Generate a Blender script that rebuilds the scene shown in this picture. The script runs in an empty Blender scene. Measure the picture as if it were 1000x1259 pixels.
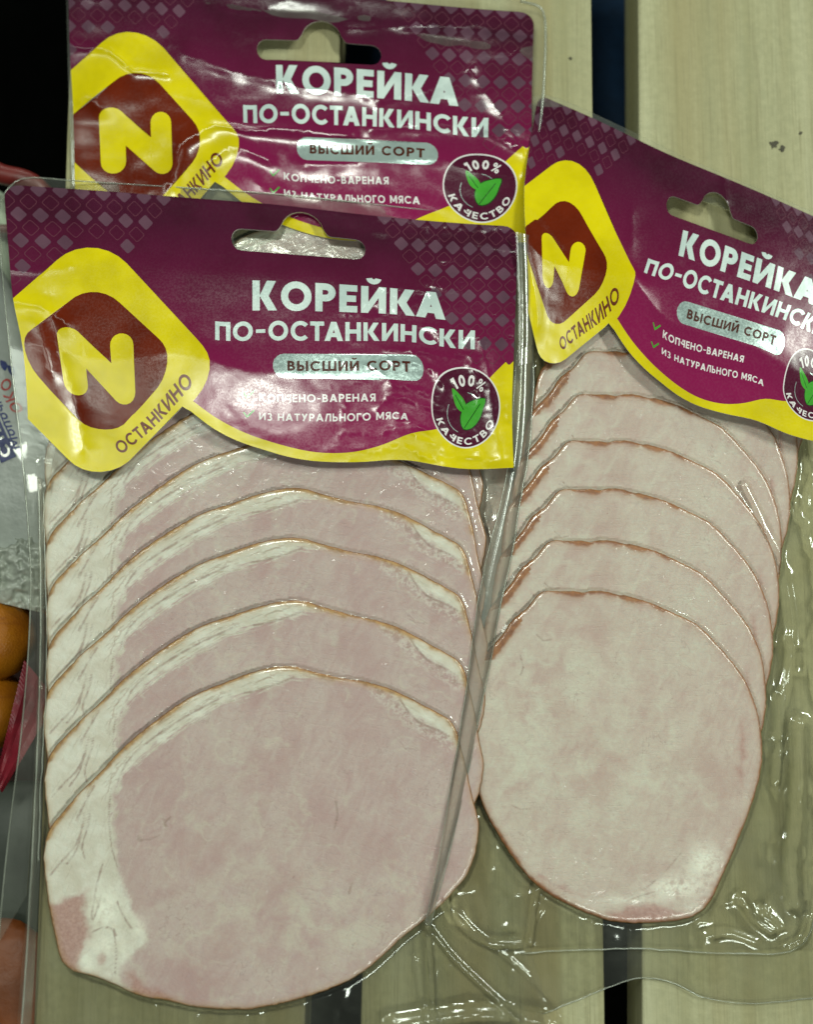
import bpy, math, random
import numpy as np
from mathutils import Vector, Matrix
from mathutils.geometry import delaunay_2d_cdt

# ------------------------------------------------------------------ camera, light, exposure
MM = 0.001
sc = bpy.context.scene
PXW, PXH = 1000.0, 1259.0
W_MM = 260.0                         # width of the board that the frame covers, mm
S = W_MM / PXW
DIST, TILT = 420.0, math.radians(9)
cam_pos = np.array([0.0, -DIST * math.sin(TILT), DIST * math.cos(TILT)])
fwd = -cam_pos / np.linalg.norm(cam_pos)
right = np.array([1.0, 0, 0])
up = np.cross(right, fwd)
cd = bpy.data.cameras.new('camera')
cd.sensor_fit = 'HORIZONTAL'; cd.sensor_width = 36
cd.lens = 36 * DIST / W_MM
cd.clip_start = 0.01; cd.clip_end = 50
cd.dof.use_dof = True; cd.dof.focus_distance = (DIST - 8) * MM; cd.dof.aperture_fstop = 6.3
cam = bpy.data.objects.new('camera', cd)
sc.collection.objects.link(cam)
m = Matrix(((right[0], up[0], -fwd[0], cam_pos[0] * MM), (right[1], up[1], -fwd[1], cam_pos[1] * MM),
            (right[2], up[2], -fwd[2], cam_pos[2] * MM), (0, 0, 0, 1)))
cam.matrix_world = m
sc.camera = cam
sc.view_settings.view_transform = 'Standard'; sc.view_settings.look = 'None'
sc.view_settings.exposure = 0.06; sc.view_settings.gamma = 1.0
sc.cycles.transparent_max_bounces = 32
sc.cycles.max_bounces = 8

world = bpy.data.worlds.new('World'); sc.world = world; world.use_nodes = True
bg = world.node_tree.nodes['Background']
bg.inputs[0].default_value = (0.80, 0.88, 0.80, 1); bg.inputs[1].default_value = 0.045


def lamp(name, pos, size, size_y, power, col=(0.93, 1.0, 0.88), target=(0, 0, 0)):
    l = bpy.data.lights.new(name, 'AREA'); l.shape = 'RECTANGLE'; l.size = size; l.size_y = size_y
    l.energy = power; l.color = col
    o = bpy.data.objects.new(name, l); sc.collection.objects.link(o)
    o.location = pos
    o.rotation_euler = (Vector(target) - Vector(pos)).to_track_quat('-Z', 'Y').to_euler()
    o['kind'] = 'helper'
    return o


lamp('added_glint_lamp', (1.00, 0.55, 1.30), 0.70, 0.14, 17)
lamp('added_glint_lamp', (-0.22, 0.42, 1.50), 0.24, 0.13, 8)
lamp('added_glint_lamp', (-0.10, 1.75, 0.72), 0.9, 0.05, 7)  # low strip added behind the table so the slice rims catch glints
lamp('added_glint_lamp', (-0.80, 0.52, 1.28), 0.10, 0.70, 3)
lamp('added_glint_lamp', (0.35, -0.75, 1.40), 0.50, 0.12, 5.4)


# ------------------------------------------------------------------ geometry helpers
def P(px, py, z=0.0):
    """world point (mm) at height z seen at photo pixel px,py"""
    px = np.asarray(px, float); py = np.asarray(py, float); z = np.asarray(z, float)
    dx = (px - PXW / 2) * S / DIST; dy = (PXH / 2 - py) * S / DIST
    d = fwd[None, :] + dx.reshape(-1, 1) * right[None, :] + dy.reshape(-1, 1) * up[None, :]
    t = (np.broadcast_to(z.reshape(-1), (d.shape[0],)) - cam_pos[2]) / d[:, 2]
    return cam_pos[None, :] + d * t[:, None]


def to_px(p):
    v = p - cam_pos[None, :]
    dep = v @ fwd
    return PXW / 2 + (v @ right) / dep * DIST / S, PXH / 2 - (v @ up) / dep * DIST / S


_rng = {}


def vnoise(x, y, seed=0):
    """smooth value noise in 0..1"""
    if seed not in _rng:
        _rng[seed] = np.random.RandomState(seed).rand(256, 256)
    T = _rng[seed]
    xi = np.floor(x).astype(int); yi = np.floor(y).astype(int)
    fx = x - xi; fy = y - yi
    fx = fx * fx * fx * (fx * (fx * 6 - 15) + 10); fy = fy * fy * fy * (fy * (fy * 6 - 15) + 10)
    a = T[xi & 255, yi & 255]; b = T[(xi + 1) & 255, yi & 255]; c = T[xi & 255, (yi + 1) & 255]; d = T[(xi + 1) & 255, (yi + 1) & 255]
    return (a * (1 - fx) + b * fx) * (1 - fy) + (c * (1 - fx) + d * fx) * fy


def fbm(x, y, seed=0, n=4):
    s = 0; a = 0.5
    for k in range(n):
        s = s + a * vnoise(x * 2 ** k + 17.3 * k, y * 2 ** k + 5.1 * k, seed + k); a *= 0.5
    return s


def seg_dist(x, y, pts):
    """unsigned distance to a polyline, and the parameter along it"""
    best = np.full(np.shape(x), 1e9); par = np.zeros(np.shape(x)); L = 0.0
    for (x0, y0), (x1, y1) in zip(pts[:-1], pts[1:]):
        dx, dy = x1 - x0, y1 - y0; l2 = dx * dx + dy * dy
        if l2 == 0: continue
        t = np.clip(((x - x0) * dx + (y - y0) * dy) / l2, 0, 1)
        d = np.hypot(x - x0 - t * dx, y - y0 - t * dy)
        m_ = d < best
        best = np.where(m_, d, best); par = np.where(m_, L + t * math.sqrt(l2), par)
        L += math.sqrt(l2)
    return best, par


def inside(x, y, poly):
    r = np.zeros(np.shape(x), bool)
    n = len(poly)
    for i in range(n):
        x0, y0 = poly[i]; x1, y1 = poly[(i + 1) % n]
        if y0 == y1: continue
        c = ((y0 > y) != (y1 > y)) & (x < (x1 - x0) * (y - y0) / (y1 - y0) + x0)
        r ^= c
    return r


def sdist(x, y, poly):
    d, _ = seg_dist(x, y, list(poly) + [poly[0]])
    return np.where(inside(x, y, poly), -d, d)


def smooth_closed(pts, n):
    """Catmull-Rom through a closed list, resampled to n points by arc length"""
    p = np.array(pts, float); N = len(p); out = []
    for i in range(N):
        a, b, c, d = p[i - 1], p[i], p[(i + 1) % N], p[(i + 2) % N]
        for t in np.linspace(0, 1, 12, endpoint=False):
            out.append(0.5 * (2 * b + (c - a) * t + (2 * a - 5 * b + 4 * c - d) * t * t + (3 * b - a - 3 * c + d) * t ** 3))
    out = np.array(out); q = np.vstack([out, out[:1]])
    s = np.r_[0, np.cumsum(np.hypot(*np.diff(q, axis=0).T))]
    u = np.linspace(0, s[-1], n, endpoint=False)
    return np.c_[np.interp(u, s, q[:, 0]), np.interp(u, s, q[:, 1])]


def smooth_open(pts, n):
    p = np.array(pts, float)
    p = np.vstack([2 * p[0] - p[1], p, 2 * p[-1] - p[-2]]); out = []
    for i in range(1, len(p) - 2):
        a, b, c, d = p[i - 1], p[i], p[i + 1], p[i + 2]
        for t in np.linspace(0, 1, 12, endpoint=False):
            out.append(0.5 * (2 * b + (c - a) * t + (2 * a - 5 * b + 4 * c - d) * t * t + (3 * b - a - 3 * c + d) * t ** 3))
    out.append(p[-2]); q = np.array(out)
    s = np.r_[0, np.cumsum(np.sqrt((np.diff(q, axis=0) ** 2).sum(1)))]
    u = np.linspace(0, s[-1], n)
    return np.stack([np.interp(u, s, q[:, k]) for k in range(q.shape[1])], 1)


def mesh_obj(name, verts, faces, mat, parent=None, smooth=True, normals=None, attrs=None, origin=None):
    """verts in mm, world; origin in mm = where the object's origin sits"""
    v = np.asarray(verts, float)
    if parent is not None and origin is None:
        origin = np.array(parent.get('_o', (0, 0, 0)))
        base = origin
    else:
        base = np.array(origin if origin is not None else (0, 0, 0), float)
    me = bpy.data.meshes.new(name)
    me.from_pydata(((v - base) * MM).tolist(), [], faces if isinstance(faces, list) else faces.tolist())
    if attrs:
        for k, a in attrs.items():
            a = np.asarray(a, np.float32)
            if a.ndim == 2:
                at = me.attributes.new(k, 'FLOAT_VECTOR', 'POINT'); at.data.foreach_set('vector', a.ravel())
            else:
                at = me.attributes.new(k, 'FLOAT', 'POINT'); at.data.foreach_set('value', a)
    if smooth:
        me.polygons.foreach_set('use_smooth', [True] * len(me.polygons))
    me.update()
    if normals is not None:
        me.normals_split_custom_set_from_vertices(np.asarray(normals).tolist())
    me.materials.append(mat)
    o = bpy.data.objects.new(name, me); sc.collection.objects.link(o)
    if parent is not None:
        o.parent = parent
        if o.parent and '_o' in parent: o['_o'] = tuple(base)
    else:
        o.location = base * MM; o['_o'] = tuple(base)
    return o


def thing(name, label, cat, origin=(0, 0, 0), group=None, kind=None):
    o = bpy.data.objects.new(name, None); sc.collection.objects.link(o)
    o.empty_display_size = 0.01
    o.location = np.array(origin) * MM; o['_o'] = tuple(float(c) for c in origin)
    if label: o['label'] = label
    if cat: o['category'] = cat
    if group: o['group'] = group
    if kind: o['kind'] = kind
    return o


def tube(pts, rad, seg=8, flat=1.0):
    """verts, faces of a tube along 3-D points (mm); rad scalar or list; flat squeezes it in z"""
    p = np.asarray(pts, float); n = len(p)
    r = np.broadcast_to(np.asarray(rad, float), (n,))
    t = np.gradient(p, axis=0); t /= np.linalg.norm(t, axis=1)[:, None]
    z = np.array([0, 0, 1.0]); s = np.cross(t, z); s /= np.maximum(np.linalg.norm(s, axis=1), 1e-6)[:, None]
    b = np.cross(s, t)
    V = []; F = []
    for i in range(n):
        for k in range(seg):
            a = 2 * math.pi * k / seg
            V.append(p[i] + s[i] * math.cos(a) * r[i] + b[i] * math.sin(a) * r[i] * flat)
    for i in range(n - 1):
        for k in range(seg):
            a, b_ = i * seg + k, i * seg + (k + 1) % seg
            F.append((a, a + seg, b_ + seg, b_))
    F.append(tuple(range(seg))); F.append(tuple(range((n - 1) * seg, n * seg))[::-1])
    return V, F


def merge(parts):
    V = []; F = []
    for v, f in parts:
        o = len(V); V += [tuple(q) for q in v]; F += [tuple(i + o for i in g) for g in f]
    return V, F


# ------------------------------------------------------------------ materials
class NT:
    def __init__(s, name):
        s.mat = bpy.data.materials.new(name); s.mat.use_nodes = True
        s.t = s.mat.node_tree; s.t.nodes.clear()
        s.out = s.n('ShaderNodeOutputMaterial')

    def n(s, typ, **kw):
        nd = s.t.nodes.new(typ)
        for k, v in kw.items():
            if k.startswith('i_'):
                key = k[2:]
                nd.inputs[int(key) if key.isdigit() else key.replace('_', ' ')].default_value = v
            else: setattr(nd, k, v)
        return nd

    def l(s, a, b): s.t.links.new(a, b)

    def _set(s, inp, v):
        if isinstance(v, bpy.types.NodeSocket): s.l(v, inp)
        else: inp.default_value = v

    def math(s, op, a, b=0.0, c=0.0, clamp=False):
        nd = s.n('ShaderNodeMath', operation=op, use_clamp=clamp)
        s._set(nd.inputs[0], a); s._set(nd.inputs[1], b)
        if op in ('MULTIPLY_ADD', 'COMPARE', 'SMOOTH_MIN'): s._set(nd.inputs[2], c)
        return nd.outputs[0]

    def ramp(s, v, lo, hi, a=0.0, b=1.0, smooth=True):
        nd = s.n('ShaderNodeMapRange', interpolation_type='SMOOTHSTEP' if smooth else 'LINEAR')
        s._set(nd.inputs[0], v); nd.inputs[1].default_value = lo; nd.inputs[2].default_value = hi
        nd.inputs[3].default_value = a; nd.inputs[4].default_value = b
        return nd.outputs[0]

    def noise(s, vec, scale, detail=3, rough=0.55, dist=0.0):
        nd = s.n('ShaderNodeTexNoise')
        if vec is not None: s.l(vec, nd.inputs['Vector'])
        nd.inputs['Scale'].default_value = scale; nd.inputs['Detail'].default_value = detail
        nd.inputs['Roughness'].default_value = rough; nd.inputs['Distortion'].default_value = dist
        return nd.outputs[0]

    def scalevec(s, vec, sc_):
        nd = s.n('ShaderNodeVectorMath', operation='MULTIPLY'); s.l(vec, nd.inputs[0]); nd.inputs[1].default_value = sc_
        return nd.outputs[0]

    def mix(s, f, a, b):
        nd = s.n('ShaderNodeMix', data_type='RGBA')
        s._set(nd.inputs[0], f); s._set(nd.inputs[6], a); s._set(nd.inputs[7], b)
        return nd.outputs[2]

    def attr(s, name, out=2):
        nd = s.n('ShaderNodeAttribute', attribute_name=name)
        return nd.outputs[out]

    def bump(s, h, dist, strength=1.0, nrm=None):
        nd = s.n('ShaderNodeBump'); nd.inputs['Strength'].default_value = strength; nd.inputs['Distance'].default_value = dist
        s.l(h, nd.inputs['Height'])
        if nrm is not None: s.l(nrm, nd.inputs['Normal'])
        return nd.outputs[0]

    def obj(s):
        return s.n('ShaderNodeTexCoord').outputs['Object']

    def principled(s, **kw):
        nd = s.n('ShaderNodeBsdfPrincipled')
        for k, v in kw.items(): s._set(nd.inputs[k.replace('_', ' ')], v)
        s.l(nd.outputs[0], s.out.inputs[0])
        return nd


def C4(r, g, b): return (r, g, b, 1.0)


def print_mat(name, col, col2=None, rough=0.32, metallic=0.0, var=0.12, spec=0.34, grad=None):
    """glossy printed laminate: even ink, faint mottling and a fine orange-peel sheen"""
    t = NT(name); o = t.obj()
    n1 = t.noise(o, 60, 3); n2 = t.noise(o, 1500, 2)
    f = t.ramp(n1, 0.3, 0.7)
    c = t.mix(f, C4(*[x * (1 - var) for x in col]), C4(*(col2 or [min(1, x * (1 + var)) for x in col])))
    if grad: c = t.mix(t.ramp(t.attr('cv'), 30, 270, 0, 1, False), c, C4(*grad))
    b = t.bump(n2, 0.00002, 0.2)
    r = t.ramp(n2, 0.35, 0.65, rough - 0.21, rough - 0.14)
    t.principled(Base_Color=c, Roughness=r, Normal=b, Metallic=metallic, Specular_IOR_Level=spec)
    return t.mat


M = {}
M['magenta'] = print_mat('magenta_ink', (0.044, 0.006, 0.018), (0.056, 0.007, 0.024), 0.36, grad=(0.200, 0.008, 0.062))
M['yellow'] = print_mat('yellow_ink', (0.56, 0.465, 0.001), (0.63, 0.53, 0.002), 0.40)
M['red'] = print_mat('brown_red_ink', (0.100, 0.010, 0.002), (0.125, 0.014, 0.003), 0.36)
M['silver'] = print_mat('silver_foil_ink', (0.50, 0.62, 0.60), (0.60, 0.70, 0.67), 0.36, 0.15)
M['pill'] = print_mat('silver_band_ink', (0.40, 0.52, 0.50), (0.48, 0.60, 0.57), 0.36, 0.55)
M['dark'] = print_mat('dark_brown_ink', (0.055, 0.012, 0.006), None, 0.4)
M['brown'] = print_mat('letter_brown_ink', (0.11, 0.022, 0.004), None, 0.4)
M['green'] = print_mat('leaf_green_ink', (0.040, 0.26, 0.022), (0.055, 0.34, 0.03), 0.36)
M['leafline'] = print_mat('leaf_vein_ink', (0.004, 0.03, 0.004), None, 0.4)
M['white'] = print_mat('white_ink', (0.62, 0.60, 0.60), None, 0.36)
M['sealm'] = print_mat('seal_plum_ink', (0.060, 0.006, 0.022), None, 0.36)
M['dia'] = print_mat('pale_lilac_ink', (0.085, 0.040, 0.062), (0.115, 0.055, 0.082), 0.34)
M['dialine'] = print_mat('fine_rose_ink', (0.105, 0.034, 0.05), None, 0.34)
M['back'] = print_mat('card_back_white', (0.62, 0.60, 0.55), None, 0.5)


def film_mat(name, tint=(0.93, 0.95, 0.91), haze=0.05, refl=0.16, rough=0.10, bump=0.00012, bscale=45):
    t = NT(name); o = t.obj()
    n = t.noise(o, bscale, 3, 0.5, 0.6); n2 = t.noise(o, 900, 2)
    h = t.math('ADD', n, t.math('MULTIPLY', n2, 0.03))
    b = t.bump(h, bump, 1.0)
    tr = t.n('ShaderNodeBsdfTransparent'); tr.inputs[0].default_value = C4(*tint)
    gl = t.n('ShaderNodeBsdfGlossy'); gl.inputs['Roughness'].default_value = rough; t.l(b, gl.inputs['Normal'])
    gl.inputs[0].default_value = C4(0.95, 1.0, 0.97)
    df = t.n('ShaderNodeBsdfDiffuse'); df.inputs[0].default_value = C4(0.60, 0.64, 0.56)
    fr = t.n('ShaderNodeFresnel'); fr.inputs[0].default_value = 1.5; t.l(b, fr.inputs['Normal'])
    f = t.math('MULTIPLY_ADD', fr.outputs[0], 1.0, refl * 0.3, clamp=True)
    m1 = t.n('ShaderNodeMixShader')
    hz = t.ramp(t.noise(o, 45, 4), 0.35, 0.75, haze * 0.6, haze * 1.6)
    t.l(hz, m1.inputs[0]); t.l(tr.outputs[0], m1.inputs[1]); t.l(df.outputs[0], m1.inputs[2])
    m2 = t.n('ShaderNodeMixShader'); t.l(f, m2.inputs[0]); t.l(m1.outputs[0], m2.inputs[1]); t.l(gl.outputs[0], m2.inputs[2])
    t.l(m2.outputs[0], t.out.inputs[0])
    return t.mat


M['film'] = film_mat('clear_film', (0.995, 0.99, 0.975), haze=0.02, refl=0.03)
M['tray'] = film_mat('clear_tray', (0.99, 0.98, 0.94), 0.035, 0.03, 0.12, 0.00025, 30)
M['margin'] = film_mat('clear_margin', (0.95, 0.95, 0.92), 0.07, 0.03, 0.14, 0.00008, 200)
M['rim'] = film_mat('clear_rim', (0.86, 0.82, 0.77), 0.15, 0.02, 0.16, 0.0002, 60)
M['edge'] = film_mat('cut_plastic_edge', (0.88, 0.88, 0.84), 0.20, 0.06, 0.2, 0.0002, 120)


def wood_mat():
    t = NT('planed_pale_wood'); o = t.obj()
    oi = t.n('ShaderNodeObjectInfo').outputs['Random']
    cv = t.n('ShaderNodeVectorMath', operation='ADD'); t.l(o, cv.inputs[0])
    off = t.n('ShaderNodeCombineXYZ'); t.l(t.math('MULTIPLY', oi, 3.0), off.inputs[0]); t.l(t.math('MULTIPLY', oi, 7.0), off.inputs[1])
    t.l(off.outputs[0], cv.inputs[1]); v = cv.outputs[0]
    warp = t.noise(t.scalevec(v, (14, 1.5, 14)), 1.0, 2)
    wv = t.n('ShaderNodeVectorMath', operation='ADD')
    wc = t.n('ShaderNodeCombineXYZ'); t.l(t.math('MULTIPLY', warp, 0.02), wc.inputs[0])
    t.l(v, wv.inputs[0]); t.l(wc.outputs[0], wv.inputs[1])
    g1 = t.noise(t.scalevec(wv.outputs[0], (120, 3, 120)), 1.0, 3, 0.6)
    g2 = t.noise(t.scalevec(wv.outputs[0], (700, 14, 700)), 1.0, 3, 0.6)
    g3 = t.noise(v, 420, 3, 0.7)
    big = t.noise(t.scalevec(v, (40, 12, 40)), 1.0, 3)
    c = t.mix(t.ramp(g1, 0.25, 0.75), C4(0.275, 0.265, 0.145), C4(0.41, 0.405, 0.255))
    c = t.mix(t.ramp(g2, 0.35, 0.75, 0.0, 0.35), c, C4(0.25, 0.235, 0.125))
    c = t.mix(t.ramp(g3, 0.30, 0.7, 0.0, 0.38), c, C4(0.22, 0.225, 0.13))
    c = t.mix(t.ramp(big, 0.35, 0.75, 0.0, 0.30), c, C4(0.29, 0.26, 0.125))
    band = t.noise(t.scalevec(wv.outputs[0], (48, .8, 48)), 1.0, 2, .5)
    c = t.mix(t.ramp(band, .50, .68, 0, .55), c, C4(0.27, 0.225, 0.105))
    c = t.mix(t.ramp(band, .30, .44, .45, 0), c, C4(0.47, 0.47, 0.32))
    fine = t.noise(t.scalevec(v, (1600, 40, 1600)), 1.0, 2, .6)
    c = t.mix(t.ramp(fine, .52, .72, 0, .40), c, C4(0.20, 0.185, 0.10))
    sp = t.n('ShaderNodeTexVoronoi'); t.l(v, sp.inputs['Vector']); sp.inputs['Scale'].default_value = 45
    spots = t.math('MULTIPLY', t.ramp(sp.outputs['Distance'], 0.035, 0.075, 1, 0), t.ramp(t.noise(v, 30, 1), 0.56, 0.62, 0, 0.7))
    c = t.mix(spots, c, C4(0.09, 0.08, 0.05))
    b = t.bump(t.math('ADD', g2, t.math('MULTIPLY', g3, 0.8)), 0.00035, 0.7)
    t.principled(Base_Color=c, Roughness=0.72, Normal=b, Specular_IOR_Level=0.25)
    return t.mat


M['wood'] = wood_mat()


def plain(name, col, rough=0.6, bumpd=0.0004, scale=200, var=0.25, spec=0.4, coat=0.0, sss=0.0):
    t = NT(name); o = t.obj(); n = t.noise(o, scale, 4); n2 = t.noise(o, scale * 0.12, 3)
    f = t.math('ADD', t.math('MULTIPLY', n, 0.5), t.math('MULTIPLY', n2, 0.5))
    c = t.mix(t.ramp(f, 0.35, 0.65), C4(*[x * (1 - var) for x in col]), C4(*[x * (1 + var) for x in col]))
    t.principled(Base_Color=c, Roughness=rough, Normal=t.bump(n, bumpd), Specular_IOR_Level=spec, Coat_Weight=coat, Subsurface_Weight=sss)
    return t.mat


# ------------------------------------------------------------------ stroke lettering (my own outlines)
def ln(x0, y0, x1, y1, w, cap=0.0):
    dx, dy = x1 - x0, y1 - y0; L = math.hypot(dx, dy); dx /= L; dy /= L; nx, ny = -dy * w / 2, dx * w / 2
    x0 -= dx * cap; y0 -= dy * cap; x1 += dx * cap; y1 += dy * cap
    return [(x0 + nx, y0 + ny), (x0 - nx, y0 - ny), (x1 - nx, y1 - ny), (x1 + nx, y1 + ny)]


def arcs(cx, cy, rx, ry, a0, a1, w, n=None):
    """thick elliptical arc along its centre line, cut in two strips so that no polygon wraps round"""
    out = []; k = max(1, int(math.ceil(abs(a1 - a0) / 150)))
    for q in range(k):
        b0 = math.radians(a0 + (a1 - a0) * q / k); b1 = math.radians(a0 + (a1 - a0) * (q + 1) / k)
        m_ = max(4, int(abs(b1 - b0) / 0.24))
        o = []; i = []
        for t in range(m_ + 1):
            a = b0 + (b1 - b0) * t / m_
            o.append((cx + (rx + w / 2) * math.cos(a), cy + (ry + w / 2) * math.sin(a)))
            i.append((cx + (rx - w / 2) * math.cos(a), cy + (ry - w / 2) * math.sin(a)))
        out.append(o + i[::-1])
    return out


def para(x0, x1, y0, x2, x3, y1):
    return [(x0, y0), (x1, y0), (x3, y1), (x2, y1)]


def glyph(ch, w):
    """polygons with cap height 1, y up; returns (polys, advance)"""
    h = w / 2; g = []; k = w * 1.25
    def V(x): g.append([(x, 0), (x + w, 0), (x + w, 1), (x, 1)])
    def H(x0, x1, y): g.append([(x0, y), (x1, y), (x1, y + w), (x0, y + w)])
    def bowl(x, y0, y1, ww):
        r = (y1 - y0) / 2 - h; cx = x + ww - (y1 - y0) / 2
        H(x, cx + .01, y0); H(x, cx + .01, y1 - w); g.extend(arcs(cx, (y0 + y1) / 2, r, r, -90, 90, w))
    if ch == 'К':
        V(0); g.append(para(.62 - k + .18, .62 + .18, 0, w * .9, w * .9 + k, .52)); g.append(para(w * .9, w * .9 + k, .46, .58 - k + .18, .58 + .18, 1)); A = .80
    elif ch in 'ОO0':
        rx = .5 if ch != '0' else .36
        g.extend(arcs(rx, .5, rx - h, .5 - h + .015, 0, 360, w)); A = 2 * rx
    elif ch == 'Р': V(0); bowl(0, .36, 1, .66); A = .66
    elif ch == 'Е': V(0); H(0, .58, 0); H(0, .58, 1 - w); H(0, .54, .5 - h); A = .58
    elif ch in 'ИЙ':
        V(0); V(.80 - w); g.append([(0, 0), (w * .95, 0), (.80, 1), (.80 - w * .95, 1)]); A = .80
        if ch == 'Й': g.extend(arcs(.40, 1.33, .15, .15, 190, 350, w * .8))
    elif ch == 'А':
        g.append(para(0, k, 0, .46 - k / 2, .46 + k / 2, 1)); g.append(para(.92 - k, .92, 0, .46 - k / 2, .46 + k / 2, 1)); H(.18, .74, .2); A = .92
    elif ch == 'П': V(0); V(.76 - w); H(0, .76, 1 - w); A = .76
    elif ch == 'С': g.extend(arcs(.5, .5, .5 - h, .5 - h + .015, 42, 318, w)); A = .86
    elif ch == 'Т': V(.35 - h); H(0, .70, 1 - w); A = .70
    elif ch == 'Н': V(0); V(.78 - w); H(0, .78, .5 - h); A = .78
    elif ch == 'Ы': V(0); bowl(0, 0, .62, .64); V(.74); A = .74 + w
    elif ch == 'Ь': V(0); bowl(0, 0, .62, .66); A = .66
    elif ch == 'В': V(0); bowl(0, .5 - h, 1, .60); bowl(0, 0, .5 + h, .67); A = .67
    elif ch == 'Ш': V(0); V(.5); V(1.0); H(0, 1.0 + w, 0); A = 1.0 + w
    elif ch == 'Ч': V(.70 - w); g.extend(arcs(.70 - h - .27, .66, .27, .27, 180, 270, w)); g.append([(.70 - w - .27, .65), (.70 - .27, .65), (.70 - .27, 1), (.70 - w - .27, 1)]); H(.70 - h - .28, .70, .66 - .27 - h); A = .70
    elif ch == 'Я':
        V(.66 - w); r = .32 - h
        g.append([(.3, .36), (.66, .36), (.66, .36 + w), (.3, .36 + w)]); g.append([(.3, 1 - w), (.66, 1 - w), (.66, 1), (.3, 1)])
        g.extend(arcs(.32, .68, r, r, 90, 270, w)); g.append(para(0, k, 0, .24, .24 + k, .42)); A = .66
    elif ch == 'З': g.extend(arcs(.3, .73, .30 - h, .27 - h + .015, -90, 140, w)); g.extend(arcs(.3, .27, .34 - h, .29 - h + .015, -140, 90, w)); A = .64
    elif ch == 'У': g.append(para(.12, .12 + k, 0, .78 - k, .78, 1)); g.append(para(.30, .30 + k, .35, 0, k, 1)); A = .78
    elif ch == 'Л': V(.76 - w); H(.2, .76, 1 - w); g.append([(0, 0), (w * .9, 0), (.2 + w, 1 - w * .5), (.2, 1)]); A = .76
    elif ch == 'Г': V(0); H(0, .56, 1 - w); A = .56
    elif ch == 'М': V(0); V(.95 - w); g.append(para(.475 - w * .5, .475 + w * .5, .18, 0, w * 1.15, 1)); g.append(para(.475 - w * .5, .475 + w * .5, .18, .95 - w * 1.15, .95, 1)); A = .95
    elif ch == '1': V(.22); g.append([(0, .72), (.0, .72 + w * 1.1), (.30, 1), (.30, 1 - w * 1.2)]); A = .22 + w
    elif ch == '%':
        g.extend(arcs(.2, .78, .14, .16, 0, 360, w * .62)); g.extend(arcs(.7, .22, .14, .16, 0, 360, w * .62)); g.append(ln(.2, 0, .7, 1, w * .62)); A = .92
    elif ch == '-': g.append([(0.03, .36), (.42, .36), (.42, .36 + w * .85), (.03, .36 + w * .85)]); A = .45
    elif ch == '–': g.append([(0.03, .40), (.50, .40), (.50, .40 + w * .85), (.03, .40 + w * .85)]); A = .53
    elif ch == 'о': g.extend(arcs(.3, .3, .3 - h, .3 - h, 0, 360, w)); A = .6
    elif ch == 'л': g.extend(arcs(.28, .32, .2, .26, 0, 180, w)); g.append([(.48 - h, 0), (.48 + h, 0), (.48 + h, .35), (.48 - h, .35)]); g.append([(.08 - h, 0), (.08 + h, 0), (.08 + h, .35), (.08 - h, .35)]); A = .56
    elif ch == 'ч': g.extend(arcs(.25, .42, .2, .2, 180, 360, w)); g.append([(.45 - h, 0), (.45 + h, 0), (.45 + h, .6), (.45 - h, .6)]); A = .52
    elif ch == 'н': g.append([(0, 0), (w, 0), (w, .6), (0, .6)]); g.append([(.42, 0), (.42 + w, 0), (.42 + w, .6), (.42, .6)]); g.append([(0, .25), (.45, .25), (.45, .25 + w), (0, .25 + w)]); A = .5
    else: return [], .34
    return g, A


def text(s, x0, y0, x1, cap, w=.2, gap=.13):
    """polygons of the string with its baseline from (x0,y0) to (x1,y0); v points down"""
    adv = []; x = 0
    for k_, ch in enumerate(s):
        p, a = glyph(ch, w)
        if ch == 'А' and k_ and s[k_ - 1] in 'КТ': x -= .10
        adv.append((x, p)); x += a + gap
    x -= gap; sx = (x1 - x0) / x
    return [[(x0 + (ox + px) * sx, y0 - py * cap) for px, py in poly] for ox, ps in adv for poly in ps]


def text_arc(s, cx, cy, r, a_mid, span, cap, w, inside_=False, gap=.15):
    """letters round an arc; inside_: along the bottom, upright. angles in degrees, v down"""
    adv = []; x = 0
    for ch in s:
        p, a = glyph(ch, w); adv.append((x, a, p)); x += a + gap
    x -= gap; out = []
    for ox, a, ps in adv:
        f = (ox + a / 2) / x - .5
        ang = math.radians(a_mid + (f * span if not inside_ else -f * span))
        sx = math.radians(span) * r / x
        for poly in ps:
            q = []
            for px, py in poly:
                lx = (px - a / 2) * sx; ly = py * cap
                if not inside_:      # outward = up ; a_mid = -90 is top (v down)
                    rr = r + ly; q.append((cx + rr * math.cos(ang) - lx * math.sin(ang), cy + rr * math.sin(ang) + lx * math.cos(ang)))
                else:
                    rr = r - ly; q.append((cx + rr * math.cos(ang) + lx * math.sin(ang), cy + rr * math.sin(ang) - lx * math.cos(ang)))
            out.append(q)
    return out


def rhomb(cx, cy, s, r, n=7):
    """square with half side s and corner radius r, turned by 45 degrees"""
    out = []
    for q in range(4):
        a0 = 90 * q; ccx = (s - r) * (1 if q in (0, 3) else -1); ccy = (s - r) * (1 if q in (0, 1) else -1)
        for t in range(n + 1):
            a = math.radians(a0 + 90 * t / n); x = ccx + r * math.cos(a); y = ccy + r * math.sin(a)
            out.append((cx + (x - y) * .7071, cy + (x + y) * .7071))
    return out


def circ(cx, cy, r, n=40, ry=None):
    return [(cx + r * math.cos(2 * math.pi * k / n), cy + (ry or r) * math.sin(2 * math.pi * k / n)) for k in range(n)]


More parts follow.
